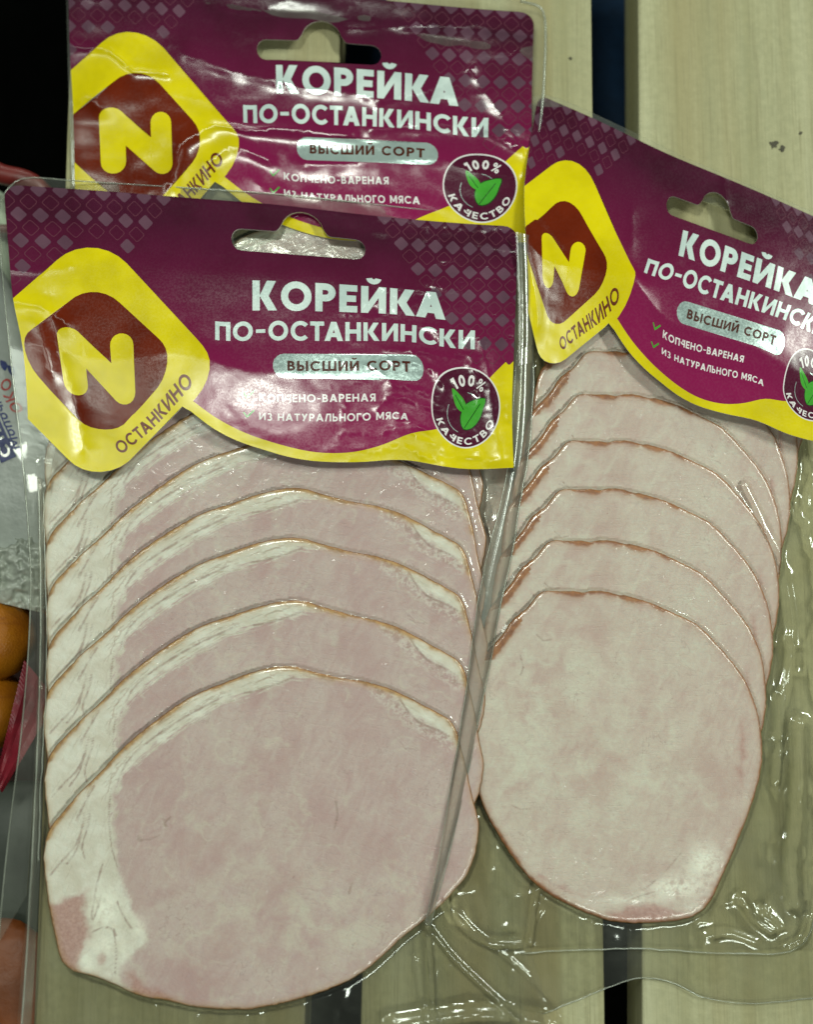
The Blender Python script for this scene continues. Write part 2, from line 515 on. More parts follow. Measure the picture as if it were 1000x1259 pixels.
def capsule(x0, y0, x1, y1, r, n=9):
    a = math.atan2(y1 - y0, x1 - x0); o = []
    for t in range(n + 1):
        b = a + math.pi / 2 + math.pi * t / n; o.append((x0 + r * math.cos(b), y0 + r * math.sin(b)))
    for t in range(n + 1):
        b = a - math.pi / 2 + math.pi * t / n; o.append((x1 + r * math.cos(b), y1 + r * math.sin(b)))
    return o


def offset_poly(pts, d):
    p = np.array(pts); n = np.roll(p, -1, 0) - np.roll(p, 1, 0); n /= np.linalg.norm(n, axis=1)[:, None]
    return p + np.c_[n[:, 1], -n[:, 0]] * d


# ------------------------------------------------------------------ printed header card, canonical layout (u right, v down, about 0.26 mm each)
def card_outline(ul):
    """closed outline: straight top and right side, emblem rhombus bulging at the lower left, curved lower edge"""
    R = 17; o = []
    for t in range(7):
        a = math.radians(180 + 90 * t / 6); o.append((ul + R + R * math.cos(a), R + R * math.sin(a)))
    for x in range(60, 600, 20): o.append((x, 0))
    for t in range(7):
        a = math.radians(-90 + 90 * t / 6); o.append((625 - R + R * math.cos(a), R + R * math.sin(a)))
    for y in range(30, 295, 20): o.append((625, y))
    o.append((625, 298))
    low = smooth_open([(622, 298), (519, 298), (437, 303), (367, 306), (314, 299), (262, 281), (218, 254)], 40)
    o += [tuple(q) for q in low[:-1]]
    rh = rhomb(109, 207, 114.6, 55)
    rr = [q for q in rh if q[1] > 240]
    rr = sorted([q for q in rr if q[0] > 109 and q[0] < 214], key=lambda q: -q[0]) + sorted([q for q in rr if q[0] <= 109 and q[0] > ul], key=lambda q: -q[0])
    o.append((216, 255)); o += rr
    o.append((ul, 207 + (162 - (109 - ul))))
    for y in range(270, 20, -20):
        if y < 207 + (162 - (109 - ul)) - 6: o.append((ul, y))
    return o


def hole_shape(du, dv):
    y = 44 + dv; o = []; r = 12.5; x0, x1, xc = 289 + du, 430 + du, 364 + du
    for t in range(9):
        a = math.radians(90 + 180 * t / 8); o.append((x0 + r * math.cos(a), y + r * math.sin(a)))
    for t in range(5):   # flare into the bump
        a = math.radians(90 - 60 * t / 4); o.append((xc - 36 + 8 * math.cos(a), y - r - 8 + 8 * math.sin(a)))
    for t in range(11):
        a = math.radians(195 + 150 * t / 10); o.append((xc + 27 * math.cos(a), y - r - 2 + 24 * math.sin(a)))
    for t in range(5):
        a = math.radians(150 - 60 * t / 4); o.append((xc + 36 + 8 * math.cos(a), y - r - 8 + 8 * math.sin(a)))
    for t in range(9):
        a = math.radians(-90 + 180 * t / 8); o.append((x1 + r * math.cos(a), y + r * math.sin(a)))
    return o


def card_layers(ul, du, dv):
    """(part name, material, label, polygons) in paint order"""
    L = []
    out = card_outline(ul)
    L.append(('card_face', 'magenta', None, [out]))
    # yellow lower band: outline minus magenta lens -> paint yellow then magenta lens again
    mg = smooth_open([(226, 247), (262, 266), (314, 284), (360, 293), (396, 294.5), (437, 290), (478, 279), (529, 252), (560, 226), (598, 190), (625, 165)], 50)
    band = [tuple(q) for q in mg] + [(640, 165), (640, 320), (200, 320), (210, 262)]
    L.append(('yellow_border', 'yellow', None, [band, rhomb(109, 207, 114.6, 55)]))
    filled = []; ring = []; core = []
    def dia(x, y, fill):
        if fill: filled.append(rhomb(x, y, 6.6, 2.2, 3))
        else:
            ring.append(rhomb(x, y, 7.0, 2.5, 3)); core.append(rhomb(x, y, 6.35, 2.1, 3))
    for r in range(0, 13):
        y = 1 + r * 15.2; x = 465 + r * 10.3
        while x < 640:
            if y < 205 and not (x > 575 and y > 178) and math.hypot(x - 565, y - 226) > 55: dia(x, y, r % 2 == 0)
            x += 20.6
    for r in range(0, 11):
        y = 3 + r * 15.0; x = 196 - r * 11.6
        while x > ul - 14:
            d = (abs(x - 109) + abs(y - 207)) * .7071
            if d > 118 or y < 60: dia(x, y, r % 2 == 0)
            x -= 23.2
    L.append(('diamond_outline', 'dialine', 'fine rose outlined diamonds', ring))
    L.append(('card_face', 'magenta', None, core))
    L.append(('diamond_pattern', 'dia', 'pale lilac filled diamonds', filled))
    L.append(('yellow_border', 'yellow', None, [rhomb(109, 207, 114.6, 55)]))
    L.append(('emblem', 'red', 'brown red rounded emblem square', [rhomb(109, 207, 73.5, 41)]))
    L.append(('emblem_letter', 'yellow', 'yellow letter N of the emblem', [capsule(76, 179, 78, 236, 14.6), capsule(76, 179, 138, 238, 14.6), capsule(138, 184, 139, 238, 14.6)]))
    # brand word along the lower right side of the rhombus
    w = text('ОСТАНКИНО', 0, 0, 130, 16.5, .20)
    c = math.sqrt(.5); bw = []
    for poly in w:
        bw.append([(109 + c * (x - 62) + c * (y + 102.5), 207 - c * (x - 62) + c * (y + 102.5)) for x, y in poly])
    L.append(('brand_lettering', 'brown', 'dark brown word ОСТАНКИНО', bw))
    L.append(('title_lettering', 'silver', 'silver title words КОРЕЙКА ПО-ОСТАНКИНСКИ', text('КОРЕЙКА', 302, 125, 540, 35, .235, .12) + text('ПО–ОСТАНКИНСКИ', 256, 161, 576, 23.5, .215, .12)))
    L.append(('grade_band', 'pill', 'silver rounded band', [capsule(342, 191, 500, 191, 14)]))
    L.append(('grade_lettering', 'dark', 'dark words ВЫСШИЙ СОРТ', text('ВЫСШИЙ СОРТ', 346, 196.8, 498, 11.8, .22, .16)))
    L.append(('note_lettering', 'white', 'small white words', text('КОПЧЕНО-ВАРЕНАЯ', 311, 233, 454, 9.3, .19, .17) + text('ИЗ НАТУРАЛЬНОГО МЯСА', 311, 256, 494, 9.3, .19, .17)))
    tk = []
    for y in (229, 252): tk += [ln(292, y - 1, 296, y + 3.5, 2.2, .6), ln(296, y + 3.5, 304.5, y - 6.5, 2.0, .6)]
    L.append(('tick_mark', 'green', 'two green ticks', tk))
    L.append(('quality_seal', 'white', 'thin white ring', [circ(565, 226, 45.5, 48)]))
    L.append(('seal_face', 'sealm', 'dark plum round seal', [circ(565, 226, 43.8, 48)]))
    L.append(('seal_ring', 'pill', 'fine grey ring', arcs(563, 230, 23, 23, 110, 205, 0.9) + arcs(563, 230, 23, 23, -80, -35, 0.9)))
    L.append(('quality_seal', 'white', None, text_arc('100%', 567, 226, 25.5, -86, 84, 12, .24) + text_arc('КАЧЕСТВО', 565, 226, 41, 92, 138, 8.6, .2, True, .32)))
    lf1 = [(549, 214), (552, 230), (558, 238), (566, 241), (569, 236), (566, 227), (558, 219)]
    lf2 = [(596, 226), (580, 227), (568, 232), (562, 241), (561, 252), (566, 262), (578, 260), (588, 250), (593, 238)]
    lf1 = [(565 + (x - 565) * .92 - 3, 226 + (y - 238) * .92) for x, y in lf1]; lf2 = [(565 + (x - 565) * .92 - 3, 226 + (y - 238) * .92) for x, y in lf2]
    L.append(('leaf_outline', 'leafline', None, [[tuple(q) for q in offset_poly(smooth_closed(l_, 26), -1.2 if k else 1.2)] for k, l_ in enumerate((lf1, lf2))]))
    L.append(('seal_leaf', 'green', 'two bright green leaves', [[tuple(q) for q in smooth_closed(lf1, 26)], [tuple(q) for q in smooth_closed(lf2, 26)]]))
    L.append(('leaf_outline', 'leafline', None, [ln(551, 210, 562, 226, .9), ln(584, 220, 563, 247, .9)]))
    L.append(('HOLE', None, None, [hole_shape(du, dv)]))
    return L, out


def tps(src, dst):
    s = np.array(src, float) / 300; n = len(s)
    d = np.hypot(s[:, None, 0] - s[None, :, 0], s[:, None, 1] - s[None, :, 1])
    K = np.where(d > 0, d * d * np.log(np.maximum(d, 1e-12)), 0) + np.eye(n) * 2e-4
    A = np.zeros((n + 3, n + 3)); A[:n, :n] = K; A[:n, n] = 1; A[:n, n + 1:] = s; A[n, :n] = 1; A[n + 1:, :n] = s.T
    b = np.zeros((n + 3, 2)); b[:n] = dst
    w = np.linalg.solve(A, b)
    def f(u, v):
        q = np.c_[np.asarray(u, float).ravel(), np.asarray(v, float).ravel()] / 300
        r = np.hypot(q[:, None, 0] - s[None, :, 0], q[:, None, 1] - s[None, :, 1])
        Kq = np.where(r > 0, r * r * np.log(np.maximum(r, 1e-12)), 0)
        o = Kq @ w[:n] + w[n] + q @ w[n + 1:]
        return o[:, 0], o[:, 1]
    return f


def build_card(parent, ul, du, dv, lm, zf, seed):
    warp = tps([a for a, _ in lm], [b for _, b in lm])
    L, out = card_layers(ul, du, dv)
    pts = []; faces = []; fl = []
    def area(p): return sum(p[i - 1][0] * p[i][1] - p[i][0] * p[i - 1][1] for i in range(len(p)))
    for k, (nm, mt, lb, polys) in enumerate(L):
        for p in polys:
            p = list(p)
            if area(p) < 0: p = p[::-1]
            b = len(pts); pts += p; faces.append(list(range(b, b + len(p)))); fl.append(k)
    rs = np.random.RandomState(seed)
    gx, gy = np.meshgrid(np.arange(ul, 626, 4.6), np.arange(0, 346, 4.6))
    gx = gx + rs.uniform(-1, 1, gx.shape); gy = gy + rs.uniform(-1, 1, gy.shape)
    q = np.c_[gx.ravel(), gy.ravel()]
    q = q[inside(q[:, 0], q[:, 1], out)]
    pts += [tuple(a) for a in q]
    V, _, F, _, _, OF = delaunay_2d_cdt([Vector(p) for p in pts], [], faces, 1, 1e-4)
    V = np.array([tuple(v) for v in V])
    def world(u, v):
        px, py = warp(u, v); return P(px, py, zf(u, v))
    e = 1.2
    W = world(V[:, 0], V[:, 1])
    Tu = world(V[:, 0] + e, V[:, 1]) - world(V[:, 0] - e, V[:, 1]); Tv = world(V[:, 0], V[:, 1] - e) - world(V[:, 0], V[:, 1] + e)
    N = np.cross(Tu, Tv); N /= np.linalg.norm(N, axis=1)[:, None]
    byname = {}; allf = []
    holei = len(L) - 1
    for f, of in zip(F, OF):
        ls = [fl[i] for i in of]
        if 0 not in ls or holei in ls: continue
        k = max(ls); byname.setdefault(L[k][0], []).append(tuple(f)[::-1]); allf.append(tuple(f)[::-1])
    matof = {}; labof = {}
    for nm, mt, lb, _ in L:
        matof.setdefault(nm, mt)
        if lb and nm not in labof: labof[nm] = lb
    def sub(fs):
        idx = sorted({i for f in fs for i in f}); mp = {a: b for b, a in enumerate(idx)}
        return idx, [tuple(mp[i] for i in f) for f in fs]
    face = None
    order = ['card_face'] + [n for n in byname if n != 'card_face']
    for nm in order:
        if nm not in byname: continue
        idx, fs = sub(byname[nm])
        o = mesh_obj(nm, W[idx], fs, M[matof[nm]], parent if face is None else face, normals=N[idx], attrs={'cv': V[idx][:, 1]})
        if nm in labof: o['label'] = labof[nm]
        if face is None: face = o
    face.name = 'header_card'; face['label'] = 'glossy magenta printed header card'
    # board thickness: underside and cut edges
    ec = {}
    for f in allf:
        for i in range(3):
            a, b = f[i], f[(i + 1) % 3]; ec[(a, b)] = 1
    bd = [(a, b) for (a, b) in ec if (b, a) not in ec]
    idx, fs = sub(allf); mp = {a: b for b, a in enumerate(idx)}
    n = len(idx); Wb = W[idx] - N[idx] * 0.42; Wt = W[idx] - N[idx] * 0.02
    fb = [f[::-1] for f in fs] + [(mp[b] + n, mp[a] + n, mp[a], mp[b]) for a, b in bd]
    mesh_obj('card_backing', np.vstack([Wb, Wt]), fb, M['back'], face, smooth=False)
    return warp, world


# ------------------------------------------------------------------ setting: dark floor, cloth, planks
def box_plank(name, quad_px, t, parent, mat, n=30):
    """plank whose top face at z=0 has the given photo-pixel corners (tl, tr, br, bl); edges eased"""
    tl, tr, br, bl = [P(*q)[0] for q in quad_px]
    e = 0.9
    prof = [(0, -t), (0, -e), (e * .3, -e * .3), (e, 0), (1, 0), (1, 0), (1, 0), (1, 0)]
    V = []; F = []
    for i in range(n + 1):
        f = i / n; a = tl + (bl - tl) * f; b = tr + (br - tr) * f; d = (b - a); w = np.linalg.norm(d[:2]); d = d / w
        j = 0.25 * (fbm(np.array([f * 20.]), np.array([quad_px[0][0] * .1]), 3)[0] - .5)
        row = [(j, -t), (j, -e), (j + e * .3, -e * .3), (j + e, 0.0), (w * .33, .12 * math.sin(i * .7)), (w * .66, .12 * math.cos(i * .5)), (w - e - j, 0.0), (w - e * .3 - j, -e * .3), (w - j, -e), (w - j, -t)]
        for s_, z_ in row: V.append(a + d * s_ + np.array([0, 0, z_]))
    m_ = 10
    for i in range(n):
        for k in range(m_ - 1):
            a = i * m_ + k; F.append((a, a + m_, a + m_ + 1, a + 1))
        F.append((i * m_, i * m_ + m_ - 1, (i + 1) * m_ + m_ - 1, (i + 1) * m_))
    F.append(tuple(range(m_))); F.append(tuple(range(n * m_, n * m_ + m_))[::-1])
    return mesh_obj(name, V, F, mat, parent, smooth=False)


M['floor'] = plain('dark_floor', (0.0012, 0.0014, 0.0012), 0.9, spec=0.0)
fl_v = [(-1500, -1500, -260), (1500, -1500, -260), (1500, 1500, -260), (-1500, 1500, -260)]
o = mesh_obj('floor', fl_v, [(0, 1, 2, 3)], M['floor'], smooth=False)
o['kind'] = 'structure'

tb = thing('slatted_table', 'pale slatted wooden table top of three planks under the meat packs', 'table', (0, 0, -28))
box_plank('plank', [(98, -260), (430, -260), (364, 1560), (30, 1560)], 27, tb, M['wood'])
box_plank('plank', [(482, -260), (724, -260), (748, 1560), (436, 1560)], 27, tb, M['wood'])
box_plank('plank', [(784, -260), (1250, -260), (1330, 1560), (791, 1560)], 27, tb, M['wood'])
# cross bearer under the planks, further down the table
V = []; F = []
def box_vf(c0, c1, be=0.8):
    x0, y0, z0 = c0; x1, y1, z1 = c1
    v = []
    for z, i in ((z0, be), (z0 + be, 0), (z1 - be, 0), (z1, be)):
        v += [(x0 + i, y0 + i, z), (x1 - i, y0 + i, z), (x1 - i, y1 - i, z), (x0 + i, y1 - i, z)]
    f = [(3, 2, 1, 0), (12, 13, 14, 15)]
    for r in range(3):
        for k in range(4): f.append((r * 4 + k, r * 4 + (k + 1) % 4, (r + 1) * 4 + (k + 1) % 4, (r + 1) * 4 + k))
    return v, f
for yy in (-330, 300):
    v, f = box_vf((-160, yy, -67), (260, yy + 45, -27.5)); mesh_obj('bearer', v, f, M['wood'], tb, smooth=False)

# dark marks on the plank: a knot chip
M['mark'] = plain('dark_dirt', (0.06, 0.055, 0.035), 0.8)
for (mx, my, r_) in ((952, 178, 1.6), (962, 183, 1.1), (985, 164, 0.6), (702, 72, 0.5)):
    rs = random.Random(int(mx)); pr = [(mx + (r_ + rs.uniform(-.5, .5) * r_) * 3.6 * math.cos(a), my + (r_ + rs.uniform(-.5, .5) * r_) * 2.8 * math.sin(a)) for a in np.linspace(0, 6.28, 12, endpoint=False)]
    b = P([q[0] for q in pr], [q[1] for q in pr], 0.20); c = P(mx, my, 0.45)
    mesh_obj('knot', np.vstack([b, c]), [(i, 12, (i + 1) % 12)[::-1] for i in range(12)], M['mark'], tb)

M['cloth'] = plain('navy_cloth', (0.004, 0.020, 0.050), 0.75, 0.0006, 500, 0.3, 0.2)
M['clothband'] = plain('teal_band', (0.006, 0.045, 0.085), 0.75, 0.0006, 500, 0.3, 0.2)
cl = thing('cloth', 'folded navy blue cloth lying under the gap between the planks', 'cloth', (60, 140, -110))
gx, gy = np.meshgrid(np.linspace(-60, 200, 60), np.linspace(62, 260, 50))
def clz(x, y): return -105 + 9 * fbm(x / 30, y / 45, 11) + 5 * np.sin((x + y * .6) / 14) - np.maximum(0, 92 - y) ** 1.3
gz = clz(gx, gy)
Vc = np.c_[gx.ravel(), gy.ravel(), gz.ravel()]
Fc = [(j * 60 + i, j * 60 + i + 1, (j + 1) * 60 + i + 1, (j + 1) * 60 + i) for j in range(49) for i in range(59)]
Vb_ = Vc - np.array([0, 0, 1.6]); nb = len(Vc)
mesh_obj('cloth_sheet', np.vstack([Vc, Vb_]), Fc + [tuple(i + nb for i in f)[::-1] for f in Fc], M['cloth'], cl)
bx, by = np.meshgrid(np.linspace(-60, 200, 60), np.linspace(0, 9, 4))
by = 118 + by + bx * .22
Vc = np.c_[bx.ravel(), by.ravel(), (clz(bx, by) + .5).ravel()]
mesh_obj('woven_band', Vc, [(j * 60 + i, j * 60 + i + 1, (j + 1) * 60 + i + 1, (j + 1) * 60 + i) for j in range(3) for i in range(59)], M['clothband'], cl)
# ------------------------------------------------------------------ meat slices
def meat_mat(name, kind):
    """lean / fat / rind told apart by signed distances stored on the mesh (mm), roughened by noise"""
    t = NT(name)
    uv = t.attr('muv', 1)                       # flat coordinates in mm
    rim = t.attr('d_rim'); lean = t.attr('d_lean'); red = t.attr('d_red'); st = t.attr('streak')
    oi = t.n('ShaderNodeObjectInfo').outputs['Random']
    off = t.n('ShaderNodeCombineXYZ'); t.l(t.math('MULTIPLY', oi, 6.0), off.inputs[2])
    av = t.n('ShaderNodeVectorMath', operation='ADD'); t.l(uv, av.inputs[0]); t.l(off.outputs[0], av.inputs[1]); v = av.outputs[0]
    nb = t.noise(v, 0.045, 4, 0.6); nm = t.noise(v, 0.16, 4, 0.6, 0.5); nf = t.noise(v, 0.9, 4, 0.65); nff = t.noise(v, 3.5, 3, 0.7)
    rot = t.n('ShaderNodeVectorRotate', rotation_type='Z_AXIS'); t.l(v, rot.inputs['Vector']); rot.inputs['Angle'].default_value = .5
    rv = rot.outputs[0]
    fib = t.noise(t.scalevec(rv, (0.30, 0.11, 1)), 1.0, 5, 0.62, 1.1)
    seams = t.math('ABSOLUTE', t.math('SUBTRACT', t.noise(rv, .055, 3, .5, .35), .5))
    seams2 = t.math('ABSOLUTE', t.math('SUBTRACT', t.noise(v, .13, 4, .6, .6), .52))
    sa = t.attr('ms', 1)                        # along / across the fat cap
    stn = t.noise(t.scalevec(sa, (0.13, 1.25, 1)), 1.0, 4, 0.62, 0.35)
    if kind == 'pork':
        la, lb, lc = C4(0.39, 0.272, 0.258), C4(0.445, 0.362, 0.33), C4(0.49, 0.46, 0.375)
        fa, fb_ = C4(0.50, 0.47, 0.385), C4(0.60, 0.59, 0.51)
        rc1, rc2 = C4(0.37, 0.215, 0.075), C4(0.20, 0.095, 0.026)
    else:
        la, lb, lc = C4(0.42, 0.315, 0.275), C4(0.485, 0.42, 0.355), C4(0.52, 0.51, 0.415)
        fa, fb_ = C4(0.60, 0.54, 0.44), C4(0.72, 0.69, 0.56)
        rc1, rc2 = C4(0.27, 0.105, 0.028), C4(0.15, 0.045, 0.012)
    c = t.mix(t.ramp(t.math('ADD', t.math('MULTIPLY', nb, .55), t.math('MULTIPLY', fib, .45)), .36, .62), la, lb)
    pale = t.attr('pale')
    c = t.mix(t.math('MULTIPLY', t.ramp(nm, .30, .72), pale), c, lc)
    c = t.mix(t.ramp(nf, .35, .75, 0, .34), c, la)
    c = t.mix(t.math('MULTIPLY', t.ramp(seams, .0, .022, 1, 0), t.ramp(nm, .38, .62, 0, .38)), c, lc)
    c = t.mix(t.math('MULTIPLY', t.ramp(seams2, .0, .010, 1, 0), t.ramp(nb, .42, .62, 0, .5)), c, C4(*[q * .72 for q in la[:3]]))
    c = t.mix(t.ramp(t.noise(v, .055, 3, .55, .4), .50, .70, 0, .45), c, C4(la[0] * .93, la[1] * .86, la[2] * .86))
    c = t.mix(t.ramp(nff, .58, .74, 0, .45), c, lc)
    # sparse dark specks and little cracks in the lean
    vo = t.n('ShaderNodeTexVoronoi'); vo.inputs['Scale'].default_value = .085; t.l(v, vo.inputs['Vector'])
    wv = t.noise(rv, .75, 4, .7, 1.6)
    crack = t.math('MULTIPLY', t.ramp(vo.outputs['Distance'], .10, .22, 1, 0), t.ramp(wv, .60, .67, 0, .55))
    c = t.mix(crack, c, C4(0.24, 0.13, 0.12))
    # fat
    fat = t.mix(t.ramp(nm, .3, .7), fa, fb_)
    s1 = t.ramp(stn, .56, .66, 0, .62)
    fat = t.mix(t.math('MULTIPLY', s1, t.attr('vein')), fat, C4(0.33, 0.27, 0.20))
    ed = t.math('ADD', lean, t.math('MULTIPLY', t.math('SUBTRACT', t.noise(v, .32, 4, .65), .5), 4.2))
    edw = t.math('ADD', ed, t.math('MULTIPLY', t.math('SUBTRACT', stn, .5), t.math('MULTIPLY', t.attr('vein'), 9.0)))
    c = t.mix(t.ramp(edw, -1.3, .9), c, fat)
    gr = t.n('ShaderNodeTexVoronoi'); gr.inputs['Scale'].default_value = .42; t.l(v, gr.inputs['Vector'])
    gm = t.math('MULTIPLY', t.ramp(t.attr('gris'), .9, 2.1, 1, 0), t.ramp(gr.outputs['Distance'], .25, .6, .75, 0))
    c = t.mix(gm, c, C4(0.33, 0.235, 0.205))
    c = t.mix(t.math('MULTIPLY', t.ramp(t.attr('gris'), 1.2, 3.4, .45, 0), t.ramp(nf, .45, .6)), c, fb_)
    # darker membrane beside the fat
    seam = t.math('MULTIPLY', t.ramp(t.math('ABSOLUTE', t.math('ADD', ed, -2.6)), .12, .42, 1, 0), t.ramp(nm, .36, .6, 0, .55))
    c = t.mix(t.math('MULTIPLY', seam, t.attr('vein')), c, C4(0.36, 0.28, 0.22))
    # cured red muscle
    rd = t.math('ADD', red, t.math('MULTIPLY', t.math('SUBTRACT', t.noise(v, .22, 3), .5), 5.0))
    c = t.mix(t.ramp(rd, -1.6, 1.2, .92, 0), c, t.mix(t.ramp(nf, .3, .7), C4(0.32, 0.18, 0.155), C4(0.41, 0.26, 0.225)))
    wh = t.attr('white')
    c = t.mix(t.math('MULTIPLY', wh, t.ramp(t.noise(v, .35, 4, .7), .30, .60), 0), c, C4(0.74, 0.75, 0.64))
    # dark veins drawn by hand
    stw = t.math('ADD', st, t.math('MULTIPLY', t.math('SUBTRACT', t.noise(v, .5, 3), .5), .7))
    c = t.mix(t.math('MULTIPLY', t.ramp(stw, .0, .55, .72, 0), t.ramp(t.noise(v, .22, 3), .34, .52, .25, 1)), c, C4(0.25, 0.17, 0.14))
    # smoked skin edge: breaks up and widens along the rim
    rw = t.math('MULTIPLY', t.attr('rindw'), t.ramp(t.noise(v, .10, 3), .32, .62, .55 if kind == 'loin' else .3, 1.3))
    e2 = t.math('ADD', t.math('SUBTRACT', rim, rw), t.math('MULTIPLY', t.math('SUBTRACT', nf, .5), .9))
    rind = t.mix(t.ramp(t.noise(v, .5, 3), .35, .65), rc1, rc2)
    c = t.mix(t.ramp(e2, -.75, .55, .9, 0), c, rind)
    c = t.mix(t.ramp(e2, .2, 2.0, .20, 0), c, rc1)
    h = t.math('ADD', t.math('ADD', nf, t.math('MULTIPLY', nff, .35)), t.math('MULTIPLY', s1, -.4))
    b = t.bump(h, 0.00022, .55)
    cn = t.bump(t.math('ADD', t.noise(v, .13, 3, .5, .6), t.ramp(t.noise(v, .55, 2, .5, .8), .62, .76, 0, .15)), 0.0005, .6)
    p = t.principled(Base_Color=c, Roughness=.46, Normal=b, Specular_IOR_Level=.3, Coat_Weight=.6, Coat_Roughness=.13, Subsurface_Weight=.2)
    p.inputs['Subsurface Radius'].default_value = (1.0, .5, .35); p.inputs['Subsurface Scale'].default_value = .0015
    t.l(cn, p.inputs['Coat Normal'])
    return t.mat


M['pork'] = meat_mat('marbled_pork', 'pork'); M['loin'] = meat_mat('pale_loin', 'loin')
M['skin'] = plain('smoked_skin', (0.30, 0.13, 0.035), 0.35, 0.0003, 700, 0.35, 0.5, 0.4)

SLOPE = math.tan(math.radians(3.3))
TH = 0.86


class Slice:
    def __init__(s, outline_px, z_low, n=400, rings=110, seed=0):
        px = np.array(outline_px, float)
        ylow = px[:, 1].max()
        # plane: z = z_low + SLOPE*(y - y_lowest)
        y0 = P(500, ylow, z_low)[0][1]
        def onplane(x, y):
            z = np.full(len(x), z_low, float)
            for _ in range(8):
                w = P(x, y, z); z = z_low + TH + SLOPE * (w[:, 1] - y0)
            return P(x, y, z)
        s.onplane = onplane; s.y0 = y0; s.zl = z_low
        o = onplane(*smooth_closed(px, 900).T)[:, :2]
        c = o.mean(0); s.c = c
        ang = np.arctan2(o[:, 1] - c[1], o[:, 0] - c[0]); r = np.hypot(o[:, 0] - c[0], o[:, 1] - c[1])
        od = np.argsort(ang); ang, r = ang[od], r[od]
        th = np.linspace(-math.pi, math.pi, n, endpoint=False)
        rr = np.interp(th, np.r_[ang - 2 * math.pi, ang, ang + 2 * math.pi], np.r_[r, r, r])
        # slightly nibbled edge
        rr = rr + .35 * (fbm(np.cos(th) * 9 + 30, np.sin(th) * 9 + 30, 5) - .5) + .22 * (vnoise(np.cos(th) * 40 + 90, np.sin(th) * 40 + 90, 6) - .5)
        if seed: rr = rr * (1 + .034 * (fbm(np.cos(th) * 1.6 + 9 * seed, np.sin(th) * 1.6 + 4, 80 + seed, 3) - .47))
        s.th, s.rr = th, rr
        s.out = np.c_[c[0] + rr * np.cos(th), c[1] + rr * np.sin(th)]
        f = np.linspace(0, 1, rings) ** 0.80
        X = [c[0]]; Y = [c[1]]
        X = np.concatenate([[c[0]], (c[0] + f[1:, None] * (rr * np.cos(th))[None]).ravel()])
        Y = np.concatenate([[c[1]], (c[1] + f[1:, None] * (rr * np.sin(th))[None]).ravel()])
        s.X, s.Y, s.n, s.rings = X, Y, n, rings

    def flat(s, pts_px):
        p = np.array(pts_px, float); return s.onplane(p[:, 0], p[:, 1])[:, :2].tolist()


def slice_mesh(S_, A, mat, relief=.5, seed=1):
    X, Y, n, R = S_.X, S_.Y, S_.n, S_.rings
    dr = A['d_rim']
    Z = S_.zl + TH + SLOPE * (Y - S_.y0) + relief * (fbm(X / 26, Y / 26, seed) - .5) - .3 * np.exp(-dr / .45)
    top = np.c_[X, Y, Z]
    F = []
    for k in range(n): F.append((0, 1 + k, 1 + (k + 1) % n))
    for i in range(R - 2):
        a = 1 + i * n; b = a + n
        for k in range(n): k2 = (k + 1) % n; F.append((a + k, b + k, b + k2, a + k2))
    last = 1 + (R - 2) * n
    ctr = np.r_[S_.c, 0]
    ring = top[last:last + n]
    nv = len(top)
    out = ring.copy(); out[:, 2] -= .3; d = ring[:, :2] - S_.c; d /= np.linalg.norm(d, axis=1)[:, None]; out[:, :2] += d * .28
    bot = ring.copy(); bot[:, 2] -= TH - .45
    inn = bot.copy(); inn[:, :2] -= d * 5
    top = np.vstack([top, out, bot, inn, [[S_.c[0], S_.c[1], 0]]])
    top[-1, 2] = S_.zl + SLOPE * (S_.c[1] - S_.y0) + .1
    F2 = []
    for q, (a, b) in enumerate(((last, nv), (nv, nv + n), (nv + n, nv + 2 * n))):
        for k in range(n): k2 = (k + 1) % n; F2.append((a + k, b + k, b + k2, a + k2))
    for k in range(n): F2.append((nv + 2 * n + k, nv + 3 * n, nv + 2 * n + (k + 1) % n))
    attrs = {}
    for k, a in A.items():
        a = np.asarray(a, float)
        if a.ndim == 2: ext = np.vstack([a, a[last:last + n], a[last:last + n], a[last:last + n], a[:1]])
        else: ext = np.concatenate([a, a[last:last + n], a[last:last + n], a[last:last + n], a[:1]])
        attrs[k] = ext
    me_v = top
    return me_v, F + F2, attrs


def gauss(tx, ty):
    return lambda cx, cy, rx, ry: np.exp(-(((tx - cx) / rx) ** 2 + ((ty - cy) / ry) ** 2))


def rim_fields(S_):
    X, Y = S_.X, S_.Y
    o = S_.out[::3]; d, _ = seg_dist(X, Y, np.vstack([o, o[:1]]).tolist())
    return d


